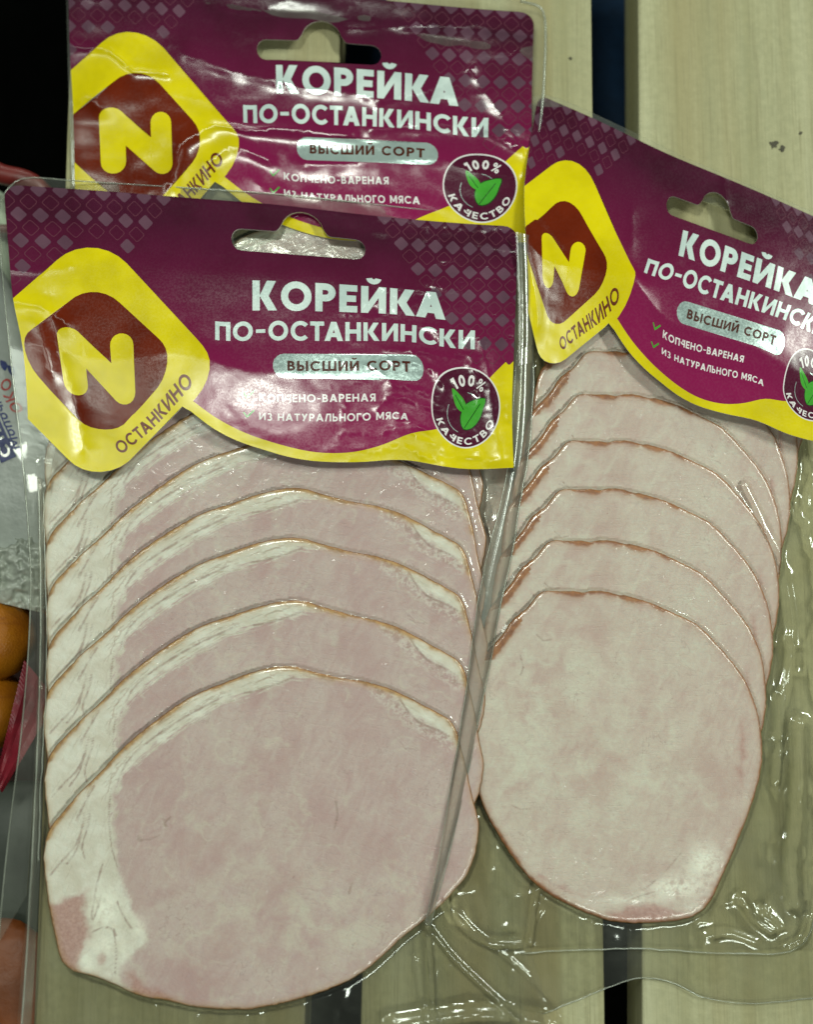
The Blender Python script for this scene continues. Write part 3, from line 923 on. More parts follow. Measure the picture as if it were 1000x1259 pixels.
# ---- marbled pork slices of the front pack
A_out = [(61, 1020), (79, 997), (100, 973), (121, 953), (144, 928), (165, 908), (186, 891), (209, 874), (235, 857), (266, 844), (300, 831), (334, 821), (360, 820), (382, 826),
         (414, 833), (450, 839), (485, 850), (517, 866), (536, 876), (556, 890), (568, 925), (579, 975), (588, 1018), (578, 1066), (554, 1099), (524, 1128), (494, 1152), (469, 1175),
         (444, 1196), (408, 1214), (372, 1226), (336, 1235), (300, 1240), (248, 1238), (206, 1229), (170, 1223), (134, 1207), (108, 1198), (89, 1193), (76, 1180), (68, 1150), (61, 1116), (55, 1072), (54, 1045)]
def make_A(seed):
  SA = Slice(A_out, 3.4, seed=seed)
  X, Y = SA.X, SA.Y
  A = {}
  A['d_rim'] = rim_fields(SA)
  leanA = SA.flat([(379, 828), (360, 833), (328, 845), (306, 851), (280, 861), (264, 870), (227, 891), (196, 914), (170, 934), (149, 955), (141, 978), (139, 1010), (143, 1046), (146, 1070), (154, 1098),
                   (164, 1124), (182, 1155), (160, 1172), (146, 1190), (150, 1212), (206, 1236), (300, 1250), (400, 1230), (500, 1160), (600, 1050), (600, 960), (558, 912), (552, 903), (536, 893), (517, 884), (498, 868), (484, 853), (450, 832)])
  redA = SA.flat([(60, 1112), (84, 1102), (100, 1094), (110, 1092), (104, 1119), (112, 1145), (103, 1170), (99, 1200), (70, 1200), (55, 1160)])
  redA2 = SA.flat([(148, 1190), (165, 1188), (190, 1210), (230, 1226), (206, 1240), (160, 1230)])
  redA3 = SA.flat([(115, 1168), (128, 1160), (138, 1172), (134, 1190), (118, 1188)])
  A['d_lean'] = sdist(X, Y, leanA)
  A['d_red'] = np.minimum(np.minimum(sdist(X, Y, redA), sdist(X, Y, redA2) + 1.2), sdist(X, Y, redA3) + 1.6)
  capline = SA.flat([(52, 1110), (90, 1040), (118, 975), (149, 945), (200, 900), (260, 862), (330, 838), (420, 850), (500, 868), (560, 900)])
  dd, pp = seg_dist(X, Y, capline)
  A['ms'] = np.c_[pp, dd * np.sign(A['d_lean'] + 1e-6), np.zeros_like(pp)]
  A['muv'] = np.c_[X, Y, np.zeros_like(X)]
  veins = [[(62, 1075), (78, 1056), (92, 1040), (100, 1020), (104, 1000)], [(82, 1062), (94, 1044), (100, 1022)], [(104, 1055), (101, 1040), (108, 1016), (110, 1000)],
           [(124, 1100), (118, 1122), (112, 1130), (120, 1084), (126, 1062)], [(140, 1142), (143, 1170), (141, 1198)], [(144, 1108), (152, 1126), (163, 1142), (158, 1141)],
           [(112, 1146), (126, 1140), (138, 1142), (143, 1150)], [(144, 960), (160, 932), (190, 906), (230, 880), (275, 856)], [(137, 968), (134, 1000), (137, 1040), (144, 1065)],
           [(300, 852), (320, 848), (340, 841), (362, 832)], [(200, 1006), (205, 1016), (202, 1012), (210, 1004)], [(170, 1028), (176, 1034), (168, 1031), (184, 1032), (196, 1026)],
           [(488, 852), (500, 872), (516, 888), (535, 896), (552, 905)], [(411, 1020), (415, 1002), (413, 985)], [(429, 1098), (433, 1085)], [(94, 1008), (102, 992), (108, 980), (116, 966)]]
  sd_ = np.full(X.shape, 1e9)
  for vn in veins:
      d_, _ = seg_dist(X, Y, smooth_open(SA.flat(vn), 14).tolist()); sd_ = np.minimum(sd_, d_)
  A['streak'] = sd_
  tx, ty = to_px(np.c_[X, Y, np.full_like(X, 6)])
  g = gauss(tx, ty); _g = lambda cx, cy, rx, ry: np.exp(-(((tx - cx) / rx) ** 2 + ((ty - cy) / ry) ** 2))
  A['pale'] = np.clip(.08 + .5 * g(330, 1110, 170, 60) + .4 * g(300, 960, 60, 90) + .5 * g(430, 1150, 120, 60), 0, .9)
  A['white'] = np.clip(g(130, 1118, 18, 26) + .8 * g(105, 1185, 9, 14) + .7 * g(128, 1162, 16, 12) + .6 * g(170, 1140, 10, 12) + .5 * g(152, 1175, 7, 20), 0, 1)
  A['vein'] = np.clip(.35 + .65 * ((tx > 90) & (ty < 1010)), 0, 1) * np.where(tx > 470, .2, 1.0)
  # rind: wide and brown along the top arc, thin on the bottom, nearly none on the right
  nx_, ny_ = X - SA.c[0], Y - SA.c[1]
  an = np.degrees(np.arctan2(ny_, nx_))
  A['rindw'] = np.where(an > 20, .95, .35) * np.where(an < -100, 1.0, 1.0) * np.where((an < 20) & (an > -60), .25, 1.0)
  A['gris'] = seg_dist(X, Y, SA.flat([(462, 848), (486, 866), (508, 886), (530, 898), (552, 914)]))[0]
  return SA, slice_mesh(SA, A, M['pork'], .6, seed)


# ---- pale loin slices of the right pack
C_out = [(583, 845), (590, 815), (603, 798), (618, 782), (632, 762), (649, 748), (663, 731), (675, 727), (690, 728), (704, 727), (716, 729), (728, 727.5), (745, 728), (760, 732), (771, 733), (800, 742), (828, 754),
         (850, 764), (868, 778), (886, 797), (905, 820), (918, 840), (929, 868), (935, 895), (937, 930), (932, 962), (920, 1000), (905, 1038), (890, 1073), (877, 1101), (862, 1120), (842, 1129), (811, 1133), (771, 1134),
         (740, 1128), (701, 1112), (666, 1091), (644, 1070), (622, 1040), (604, 1009), (590, 976), (581, 930), (579, 890)]
def make_C(seed):
  SC = Slice(C_out, 1.6, seed=seed)
  X, Y = SC.X, SC.Y
  Bt = {}
  Bt['d_rim'] = rim_fields(SC)
  leanC = SC.flat([(560, 700), (1000, 700), (1000, 1090), (860, 1150), (560, 1150)])
  Bt['d_lean'] = sdist(X, Y, leanC)
  redC = [SC.flat(q) for q in ([(745, 1122), (770, 1110), (800, 1108), (830, 1112), (848, 1126), (800, 1140), (760, 1140)], [(655, 1060), (690, 1080), (740, 1100), (740, 1116), (690, 1104), (650, 1078)], [(905, 880), (920, 880), (925, 930), (915, 980), (900, 950)], [(850, 1075), (868, 1065), (875, 1085), (858, 1095)])]
  Bt['d_red'] = np.minimum(sdist(X, Y, redC[0]) + .5, np.minimum(np.minimum(sdist(X, Y, redC[1]) + 2.3, sdist(X, Y, redC[2]) + 1.6), sdist(X, Y, redC[3]) + 1.8))
  Bt['ms'] = np.c_[X, Y, 0 * X]; Bt['muv'] = np.c_[X + 300, Y, 0 * X]
  veins = [[(790, 1095), (815, 1075), (838, 1048)], [(770, 1108), (790, 1100), (806, 1096)], [(836, 1085), (838, 1082)], [(630, 990), (640, 995), (652, 994)], [(683, 979), (685, 981)], [(640, 806), (644, 820), (640, 830)], [(660, 780), (668, 788), (678, 786)]]
  sd_ = np.full(X.shape, 1e9)
  for vn in veins:
      d_, _ = seg_dist(X, Y, SC.flat(vn)); sd_ = np.minimum(sd_, d_)
  Bt['streak'] = sd_ + .1
  g = None; tx, ty = to_px(np.c_[X, Y, np.full_like(X, 5)])
  g = gauss(tx, ty)
  Bt['pale'] = np.clip(-.3 * (tx > 830) * np.clip((tx - 830) / 60, 0, 1) + .35 + .6 * g(650, 860, 90, 90) + .5 * g(760, 960, 110, 60) + .3 * g(640, 980, 40, 60), 0, 1)
  Bt['white'] = np.clip(.95 * g(832, 1092, 34, 14) + .9 * g(868, 1060, 20, 22) + .5 * g(775, 1108, 36, 6) + .55 * g(860, 1120, 14, 8), 0, 1)
  Bt['vein'] = np.zeros_like(X) + .1
  an = np.degrees(np.arctan2(Y - SC.c[1], X - SC.c[0]))
  top_ = (ty < 800) & (tx > 682) & (tx < 815)
  lens = np.abs(np.sin((tx - 684) / 37.0 * math.pi)) ** .6        # scallops left by the netting
  rw = np.where(top_, .10 + 1.25 * lens, 0)
  rw = rw + np.where((ty < 812) & (tx < 641), 1.9 + .9 * vnoise(tx / 12, ty / 12, 77), 0)
  rw = rw + np.where((tx < 683) & (tx >= 641) & (ty < 800), .12, 0)
  rw = rw + np.where((ty >= 812) & (tx < 740), .75, 0) + np.where((tx >= 815) | ((ty > 1000) & (tx >= 740)), .42, 0)
  Bt['rindw'] = rw
  Bt['gris'] = np.full_like(X, 50.)
  return SC, slice_mesh(SC, Bt, M['loin'], .6, 9 + seed)


def slice_mesh_data(name, S_, v, f, a, mat):
    o = mesh_obj(name, v, f, mat, attrs=a, origin=(S_.c[0], S_.c[1], S_.zl))
    me = o.data
    me.materials.append(M['skin'])
    n = S_.n; tot = len(me.polygons); first = n + (S_.rings - 2) * n
    mi = np.zeros(tot, int); mi[first:first + 2 * n] = 1
    me.polygons.foreach_set('material_index', mi.tolist())
    return o


def fan(make, name, mat, spots, labels, group):
    """spots: (dx, dy in px, rot deg, sx, sy); every slice has its own slightly different outline and marbling"""
    res = []; objs = []
    for i, (dx, dy, rot, scx, scy) in enumerate(spots):
        S_, (v, f, a) = make(i)
        base = np.array([S_.c[0], S_.c[1], S_.zl])
        o = slice_mesh_data(name, S_, v, f, a, mat)
        o.location = (base + np.array([dx * S, -dy * S, 0])) * MM
        o.rotation_euler = (0, 0, math.radians(rot)); o.scale = (scx, scy, 1)
        o['label'] = labels[i]; o['category'] = 'meat slice'; o['group'] = group
        th = math.radians(rot)
        q = (S_.out - S_.c) * np.array([scx, scy])
        q = q @ np.array([[math.cos(th), math.sin(th)], [-math.sin(th), math.cos(th)]]) + S_.c + np.array([dx * S, -dy * S])
        res.append((q[::4], S_.y0 - dy * S, S_.zl)); objs.append((o, S_))
    return res, objs


spA = [(0, 0, 0, 1, 1), (3, -79, -2.2, 1.015, 1), (1, -154, -1.8, 1.03, 1), (2, -214, -1.6, 1.04, 1), (0, -278, -1.4, 1.045, 1), (-2, -341, -1.2, 1.05, 1), (-5, -406, -1, 1.055, .98), (-8, -462, -1, 1.05, .9)]
lbA = ['large round marbled pork slice in front of the fan, fully visible, left pack', 'marbled pork slice directly behind the fully visible front one, left pack',
       'third marbled pork slice up from the bottom in the left pack', 'fourth marbled pork slice up from the bottom in the left pack',
       'fifth marbled pork slice up, middle of the left fan', 'sixth marbled pork slice up, two below the yellow card border in the left pack',
       'marbled pork slice just emerging under the yellow emblem card of the left pack', 'rearmost marbled pork slice hidden mostly under the left card']
HA, oA = fan(make_A, 'pork_slice', M['pork'], spA, lbA, 'fanned pork slices in the left pack')
spC = [(0, 0, 0, 1, 1), (11, -62, .5, .985, 1), (22, -124, 0, .98, 1), (33, -184, 0, .975, 1), (42, -241, -.6, .96, 1), (54, -297, -1, .955, .98), (68, -355, -1, .95, .98), (82, -412, -1, .94, .95)]
lbC = ['pale oval loin slice in front of the fan, fully visible, right pack', 'pale loin slice directly behind the fully visible front one, right pack',
       'third pale loin slice up from the bottom in the right pack', 'fourth pale loin slice up from the bottom in the right pack',
       'fifth pale loin slice up, middle of the right fan', 'sixth pale loin slice up with short brown skin stripe at left, right pack',
       'pale loin slice whose top lies just under the yellow emblem of the right card', 'rearmost pale loin slice mostly under the right card']
HC, oC = fan(make_C, 'loin_slice', M['loin'], spC, lbC, 'fanned loin slices in the right pack')
pA, SA = oA[0]; pC, SC = oC[0]
# ------------------------------------------------------------------ film draped over a fan of slices
def drape(name, parent, H, floor_z, region_px, ridges, step=.5, seed=3, mat='film', wrk=1.0, drop=True, iters=7, zmid=3):
    poly = P([q[0] for q in region_px], [q[1] for q in region_px], zmid)[:, :2].tolist()
    pa = np.array(poly); x0, y0 = pa.min(0) - 1; x1, y1 = pa.max(0) + 1
    xs = np.arange(x0, x1, step); ys = np.arange(y0, y1, step)
    gx, gy = np.meshgrid(xs, ys)
    base = np.full(gx.shape, float(floor_z)); h = base.copy()
    for out, yy, zl in H:
        m_ = inside(gx, gy, out.tolist())
        z = zl + TH + SLOPE * (gy - yy) + .1
        h = np.where(m_, np.maximum(h, z), h)
    Fm = h.copy()
    for k in range(iters):
        q = np.pad(Fm, 1, mode='edge')
        bl = (q[:-2, 1:-1] + q[2:, 1:-1] + q[1:-1, :-2] + q[1:-1, 2:]) * .25
        Fm = np.maximum(h, bl)
    # wrinkles where the film hangs free
    free = Fm - h; onfloor = h <= floor_z + .01
    wr = (1 - np.abs(2 * fbm(gx / 9, gy / 16, seed, 3) - 1) * 2.4).clip(0, 1) ** 3
    Fm = Fm + wrk * np.where(onfloor, 1, .0) * (.38 * wr + 1.1 * fbm(gx / 24, gy / 30, seed + 4, 2))
    Fm = Fm + .08 * wrk * (free > .05) * fbm(gx / 2.2, gy / 2.2, seed + 9, 2)
    for pts, amp, wd in ridges:
        rp = P([q[0] for q in pts], [q[1] for q in pts], zmid)[:, :2]
        rp = smooth_open(rp, 24).tolist()
        d, _ = seg_dist(gx, gy, rp)
        Fm = Fm + amp * np.exp(-(d / wd) ** 2)
    keep = inside(gx, gy, poly)
    if drop:                     # where it clings to the meat it is the slice's own wet coat
        keep &= ((Fm - h) > .09) | onfloor
    ny, nx = gx.shape
    idx = -np.ones(gx.shape, int)
    cell = keep[:-1, :-1] & keep[1:, :-1] & keep[:-1, 1:] & keep[1:, 1:]
    used = np.zeros(gx.shape, bool)
    used[:-1, :-1] |= cell; used[1:, :-1] |= cell; used[:-1, 1:] |= cell; used[1:, 1:] |= cell
    idx[used] = np.arange(used.sum())
    V = np.c_[gx[used], gy[used], Fm[used]]
    j, i = np.nonzero(cell)
    F = np.c_[idx[j, i], idx[j, i + 1], idx[j + 1, i + 1], idx[j + 1, i]]
    o = mesh_obj(name, V, F, M[mat], parent)
    return o


def sheet(name, parent, poly_px, z, mat, thick=.25, step=7, zfun=None, holes=()):
    """flat-ish sheet with real thickness over a photo-pixel outline, height z (or zfun(px,py))"""
    p = [tuple(q) for q in poly_px]
    a = sum(p[i - 1][0] * p[i][1] - p[i][0] * p[i - 1][1] for i in range(len(p)))
    if a < 0: p = p[::-1]
    pts = list(p); faces = [list(range(len(p)))]
    for h in holes:
        h = list(h); a = sum(h[i - 1][0] * h[i][1] - h[i][0] * h[i - 1][1] for i in range(len(h)))
        if a < 0: h = h[::-1]
        faces.append(list(range(len(pts), len(pts) + len(h)))); pts += h
    xs = [q[0] for q in p]; ys = [q[1] for q in p]
    gx, gy = np.meshgrid(np.arange(min(xs), max(xs), step), np.arange(min(ys), max(ys), step))
    q = np.c_[gx.ravel(), gy.ravel()]; q = q[inside(q[:, 0], q[:, 1], p)]; pts += [tuple(a_) for a_ in q]
    V, _, F, _, _, OF = delaunay_2d_cdt([Vector(a_) for a_ in pts], [], faces, 1, 1e-3)
    V = np.array([tuple(v) for v in V]); F = [tuple(f)[::-1] for f, of in zip(F, OF) if list(of) == [0]]
    zz = zfun(V[:, 0], V[:, 1]) if zfun else np.full(len(V), float(z))
    W = P(V[:, 0], V[:, 1], zz)
    ec = {(f[i], f[(i + 1) % 3]) for f in F for i in range(3)}
    bd = [(a_, b) for a_, b in ec if (b, a_) not in ec]
    n = len(W)
    if thick > 0:
        W2 = W - np.array([0, 0, thick]); FF = F + [(b + n, a_ + n, a_, b) for a_, b in bd]
        return mesh_obj(name, np.vstack([W, W - np.array([0, 0, .01]), W2]), F + [(b + 2 * n, a_ + 2 * n, a_ + n, b + n) for a_, b in bd], M[mat], parent)
    return mesh_obj(name, W, F, M[mat], parent)


def strip(name, parent, left_px, right_px, zl, zm, zr, mat, n=60, prof=9, power=2.0, zc=None):
    """curved band between two photo-pixel lines with an arched cross-section"""
    Lp = smooth_open(left_px, n); Rp = smooth_open(right_px, n)
    V = []; F = []
    for i in range(n):
        for k in range(prof):
            f = k / (prof - 1); q = Lp[i] * (1 - f) + Rp[i] * f
            z = zl + (zr - zl) * f + zm * (1 - abs(2 * f - 1) ** power)
            if zc is not None: z = z + zc(i / (n - 1))
            V.append(P(q[0], q[1], z)[0])
    for i in range(n - 1):
        for k in range(prof - 1):
            a = i * prof + k; F.append((a, a + prof, a + prof + 1, a + 1))
    return mesh_obj(name, V, F, M[mat], parent)


def wire(name, parent, pts_px, z, rad, n=60, wob=0, seed=1, flat=1.0):
    q = smooth_open(pts_px, n)
    zz = z if np.isscalar(z) else np.interp(np.linspace(0, 1, n), np.linspace(0, 1, len(z)), z)
    w = P(q[:, 0], q[:, 1], zz)
    if wob:
        w[:, 0] += wob * (fbm(np.arange(n) / 4., np.zeros(n), seed) - .5); w[:, 1] += wob * (fbm(np.arange(n) / 4., np.ones(n) * 9, seed) - .5)
    r = rad * (1 + .5 * (fbm(np.arange(n) / 3., np.zeros(n) + 3, seed + 1) - .5))
    return tube(w, r, 8, flat)


def wires(name, parent, specs, mat):
    v, f = merge([wire(name, parent, *s_) for s_ in specs])
    return mesh_obj(name, v, f, M[mat], parent)


GRP = 'vacuum packs of sliced pork'
packA = thing('meat_pack', 'left clear vacuum pack of marbled pork with purple and yellow card, lying over the others', 'food pack', (*P(320, 700, 0)[0][:2], 2.4), GRP)
packB = thing('meat_pack', 'rear vacuum pack mostly hidden, only its crumpled shiny purple header card showing at the top', 'food pack', (*P(370, 130, 0)[0][:2], .5), GRP)
packC = thing('meat_pack', 'tilted right vacuum pack with pale loin slices, its purple card cut off at the side', 'food pack', (*P(830, 650, 0)[0][:2], .5), GRP)

# --- front pack card
lmA = [((109, 69), (114, 306)), ((247, 207), (257, 448)), ((109, 345), (119, 579)), ((109, 120), (116, 359)), ((196, 207), (206, 441)), ((109, 294), (125, 528)), ((22, 207), (30, 427)),
       ((20, 135), (16, 368)), ((20, 279), (34, 514)), ((20, 0), (4, 227)), ((322, 0), (330, 251)), ((625, 0), (637, 279)), ((302, 125), (310.5, 382)), ((540, 125), (548, 393.5)),
       ((256, 161), (264.6, 418)), ((576, 161), (584, 429.6)), ((328, 191), (335.5, 449)), ((514, 191), (521, 453)), ((311, 233), (318.7, 493)), ((454, 233), (462, 493.5)), ((311, 256), (318.7, 516)),
       ((494, 256), (502, 517)), ((520, 226), (531, 501)), ((610, 226), (615, 501)), ((565, 181), (573, 452)), ((565, 271), (572, 551)), ((625, 300), (632, 577)), ((218, 255), (226, 500)),
       ((314, 300), (322, 553)), ((437, 302), (445, 567)), ((519, 298), (527, 570)), ((76, 170), (85, 408)), ((138, 240), (152, 486)), ((277, 44), (285, 294)), ((441, 44), (448, 308))]


def zA(u, v):
    u = np.asarray(u, float); v = np.asarray(v, float)
    z = 14.0 - 1.6 * ((u - 320) / 300) ** 2 - 3.6 * np.clip((200 - v) / 200, 0, 1) + .6 * np.exp(-((u - 290) / 130) ** 2 - ((v - 235) / 55) ** 2) - 3.6 * np.clip((85 - v) / 85, 0, 1) ** 1.6
    z = z + .5 * (fbm(u / 90, v / 70, 21) - .5)
    # creases: short fold across the emblem's left, line near the top left, folds at the right
    def cre(p, a, w):
        d, _ = seg_dist(u + 3 * fbm(u / 25, v / 25, 93, 2), v + 5 * fbm(u / 30, v / 30, 94, 2), p); return a * np.exp(-np.sqrt(d * d + 5) / w)
    z = z + cre([(20, 100), (60, 98), (85, 92)], .6, 3) + cre([(20, 140), (45, 140), (75, 160)], .9, 8) - cre([(60, 130), (62, 200), (90, 320)], .8, 12) + cre([(45, 170), (50, 230)], .6, 9)
    z = z + cre([(480, 120), (560, 108), (625, 92)], .35, 6) + cre([(585, 150), (600, 205), (612, 290)], .6, 9) + cre([(540, 148), (625, 138)], .3, 6) - cre([(40, 75), (300, 70), (625, 60)], .3, 30)
    z = z + .30 * (1 - np.abs(2 * fbm(u / 55, v / 20, 31, 3) - 1) * 2).clip(0, 1) ** 3 * np.clip((u - 380) / 150, 0, 1)
    return z


build_card(packA, 20, 0, 0, lmA, zA, 1)

lmB = [((109, 69), (162, 41)), ((247, 207), (293, 175)), ((109, 120), (169, 90)), ((196, 207), (246, 172)), ((34, 120), (87, 87)), ((34, 178), (90, 141)), ((34, 262), (92, 226)), ((34, 0), (84, -27)), ((435, 0), (463, 0)),
       ((625, 0), (657, 16)), ((302, 125), (340, 115)), ((540, 125), (564, 131)), ((256, 161), (299.5, 151)), ((576, 161), (600.4, 169)), ((328, 191), (365, 182)), ((514, 191), (539, 191)),
       ((311, 233), (349, 221)), ((454, 233), (478, 227)), ((311, 256), (349.6, 241)), ((494, 256), (516.5, 251.5)), ((520, 226), (545, 227)), ((610, 226), (636, 229)), ((565, 181), (589.7, 190)),
       ((565, 271), (592, 274)), ((625, 165), (654, 171)), ((625, 300), (650, 300)), ((218, 255), (266, 224)), ((330, 303), (372, 286)), ((109, 345), (172, 300)), ((76, 170), (138, 138)), ((138, 240), (199, 202)), ((437, 302), (470, 296))]


def zB(u, v):
    u = np.asarray(u, float); v = np.asarray(v, float)
    z = 4.9 - 3.6 * np.clip((100 - u) / 75, 0, 1) ** 1.8 - 1.2 * np.clip((u - 560) / 70, 0, 1) ** 2
    def cre(p, a, w):
        d, _ = seg_dist(u, v, p); return a * np.exp(-(d / w) ** 1.4)
    z = z + cre([(34, 88), (80, 92), (105, 118), (150, 118)], .7, 5) + cre([(60, 165), (50, 150), (40, 160)], .5, 6) + .9 * np.exp(-((u - 60) / 28) ** 2 - ((v - 150) / 26) ** 2)
    z = z + cre([(150, 265), (165, 215), (215, 182), (300, 168), (400, 172)], 1.0, 9) + cre([(215, 275), (205, 235), (235, 215), (290, 215)], .6, 8)
    z = z + cre([(180, 88), (260, 100), (340, 118), (420, 120)], .9, 13) - cre([(210, 20), (420, 30), (625, 55)], .7, 16)
    z = z + cre([(400, 40), (560, 22), (625, 30)], .6, 7) + cre([(440, 128), (500, 112), (560, 70), (600, 60)], .8, 10) + cre([(430, 165), (520, 150), (625, 152)], .7, 9)
    z = z + cre([(340, 210), (440, 205), (520, 196), (610, 214)], .6, 10) + cre([(540, 60), (590, 130), (620, 190)], .55, 8) + cre([(565, 145), (600, 170), (625, 178)], .5, 5)
    z = z + 1.1 * (fbm(u / 80, v / 50, 41, 3) - .5) + .10 * (1 - np.abs(2 * fbm(u / 90, v / 45, 45, 2) - 1) * 2).clip(0, 1) ** 3
    return z


build_card(packB, 34, 0, 27, lmB, zB, 2)

lmC = [((109, 69), (708, 201)), ((247, 207), (780, 342)), ((109, 345), (673, 444)), ((109, 120), (698, 248)), ((196, 207), (746, 334)), ((109, 294), (682, 398)), ((26, 130), (645, 231)), ((26, 0), (662, 116)),
       ((22, 207), (645, 292)), ((26, 283), (650, 380)), ((195, 0), (776, 168)), ((302, 0), (848, 201)), ((505, 0), (980, 257)), ((625, 0), (1056, 292)), ((302, 125), (834.5, 314.4)), ((505, 125), (976, 366)),
       ((256, 161), (792, 335)), ((536, 161), (986, 404)), ((328, 191), (833, 380)), ((514, 191), (965, 424)), ((311, 233), (815, 415)), ((454, 233), (914, 446)), ((311, 256), (814, 435)), ((494, 256), (939, 475)),
       ((520, 226), (964, 471)), ((565, 181), (997.5, 430)), ((565, 271), (995, 517)), ((625, 300), (1035, 553)), ((218, 255), (750, 398)), ((311, 300), (812, 471)), ((437, 302), (898, 509)), ((519, 298), (960, 530)),
       ((76, 170), (675, 293)), ((138, 240), (703, 352)), ((540, 125), (1003, 376))]


def zC(u, v):
    u = np.asarray(u, float); v = np.asarray(v, float)
    z = 12.0 - 7.0 * np.clip((210 - v) / 210, 0, 1) - 2.0 * np.clip((230 - u) / 200, 0, 1) ** 1.6 + .7 * (fbm(u / 120, v / 90, 61) - .5)
    def cre(p, a, w):
        d, _ = seg_dist(u, v, p); return a * np.exp(-(d / w) ** 1.3)
    z = z + cre([(30, 150), (70, 150), (110, 175)], .5, 14) + cre([(368, 0), (372, 28), (350, 50)], .3, 5) + cre([(215, 90), (225, 130)], .25, 10) - cre([(20, 210), (60, 300)], .4, 12)
    return z


build_card(packC, 26, -8, 19, lmC, zC, 3)

# --- front pack: clear margin, flange, side ridge, film
A_outer_l = [(-2, 258), (0, 300), (5, 360), (12, 430), (20, 500), (28, 570), (34, 640), (37.5, 710), (36, 780), (31, 850), (24, 920), (15, 990), (8, 1050), (2, 1110), (-2, 1160)]
marg = [(-2, 262), (2, 243), (14, 229), (34, 219), (90, 222.5), (160, 227), (240, 232), (330, 238), (420, 247), (500, 256), (580, 264), (628, 269), (640, 276), (643, 292), (644, 400), (642, 500), (640, 560), (634, 590)]
inner = [(625, 570), (630, 450), (634, 300), (628, 284), (330, 255), (40, 233), (16, 238), (8, 256), (12, 330), (24, 430), (40, 515), (60, 560), (62, 640), (56, 760)]
poly = marg[:-1] + [(636, 560), (560, 552), (450, 552), (340, 535), (255, 492), (200, 500), (120, 560), (70, 540)] + [(52, 640), (50, 760), (45, 900), (40, 1000), (33, 1100)] + [(q[0], q[1]) for q in A_outer_l[::-1][:-1]]
rndA = [tuple(q) for q in smooth_closed(circ(0, 0, 1, 8), 8)]
holeA = None


def zmA(px, py):
    # follow the card's curve a little under it
    u = px - 8; v = py - (226 + (px - 8) * .0874)
    return np.where(py < 600, 13.0 - 1.6 * ((u - 320) / 300) ** 2 - 3.6 * np.clip((200 - v) / 200, 0, 1) - 3.6 * np.clip((85 - v) / 85, 0, 1) ** 1.6, 10.0 - (py - 600) * .004) - .6


warpA = tps([a for a, _ in lmA], [b for _, b in lmA])
hx, hy = warpA([q[0] for q in hole_shape(0, 0)], [q[1] for q in hole_shape(0, 0)])
hx0, hy0 = hx.mean(), hy.mean()
sheet('clear_margin', packA, poly, 11, 'margin', .3, 9, zmA, [[(hx0 + (a - hx0) * .97, hy0 + (b - hy0) * .93) for a, b in zip(hx, hy)]])
top_edge = [(-2, 268), (0, 250), (12, 230), (34, 219), (90, 222.5), (160, 227), (240, 232), (330, 238), (420, 247), (500, 256), (580, 264), (626, 269)]
te = smooth_open(top_edge, 80); teP = P(te[:, 0], te[:, 1], zmA(te[:, 0], te[:, 1]) + .1)
oe = smooth_open(A_outer_l, 90); oeP = P(oe[:, 0], oe[:, 1], zmA(oe[:, 0], oe[:, 1]))
v_, f_ = merge([tube(teP, .28), tube(oeP, .27)])
mesh_obj('cut_edge', v_, f_, M['edge'], packA)
# left wall and its double bead
strip('side_wall', packA, [(46, 585), (47, 650), (49, 760), (47, 860), (43, 960), (38, 1060), (32, 1180), (24, 1300)], [(56, 592), (57, 650), (58, 760), (57, 860), (53, 960), (49, 1060), (43, 1180), (36, 1300)], 8.8, .4, 4.5, 'rim', 70, 9)
wires('bead', packA, [([(47, 588), (49, 660), (50, 760), (48, 860), (44, 960), (39, 1060), (32, 1180), (24, 1300)], 10.2, .30, 80, .3, 1), ([(54, 600), (55, 680), (57, 760), (56, 860), (50, 960), (47, 1060)], 7.5, .22, 80, .8, 2)], 'edge')
# right ridge: rolled flange running from the card down to the bottom tip
RL = [(636, 430), (632, 500), (624, 580), (611, 640), (596, 700), (586, 760), (577, 830), (566, 900), (556, 960), (546, 1020), (535, 1080), (524, 1136)]
RR = [(656, 424), (655, 500), (650, 560), (641, 610), (630, 680), (617, 740), (606, 800), (594, 860), (582, 920), (568, 985), (552, 1050), (529, 1138)]
strip('side_ridge', packA, RL, RR, 8.6, 1.7, 7.4, 'rim', 110, 13, 2.4)
wires('bead', packA, [([(a - .5, b) for a, b in RL], 8.9, .17, 110, .6, 4), ([(a, b) for a, b in RR], 7.6, .22, 110, .6, 5)], 'edge')
strip('side_ridge', packA, [(634, 285), (636, 340), (637, 400), (636, 450)], [(654, 290), (656, 340), (657, 400), (656, 446)], 10.0, 1.0, 9.0, 'margin', 40, 9)
ridA = [([(524, 1136), (528, 1180), (532, 1259), (536, 1300)], 1.3, 1.0), ([(526, 1138), (560, 1180), (620, 1236), (650, 1262)], 1.6, .8), ([(545, 1095), (565, 1135), (600, 1158), (650, 1160)], 1.2, 1.0), ([(545, 1100), (585, 1145), (640, 1190), (690, 1240)], .8, .8),
        ([(480, 1262), (540, 1252), (600, 1246), (680, 1255)], 2.4, 2.4), ([(512, 1180), (518, 1220), (526, 1262)], .7, .6)]
regA = [(44, 560), (640, 560), (611, 660), (590, 740), (572, 860), (556, 950), (542, 1030), (530, 1110), (545, 1100), (585, 1130), (640, 1150), (655, 1200), (690, 1245), (700, 1320), (20, 1320), (34, 1100), (44, 900), (50, 700)]
drape('film', packA, HA, 3.0, regA, ridA, .5, 3, 'film', .8)
sheet('tray_floor', packA, [(48, 600), (600, 600), (590, 740), (560, 900), (535, 1080), (560, 1130), (650, 1160), (700, 1320), (16, 1320), (34, 1100), (44, 900)], 2.6, 'tray', .3, 30)

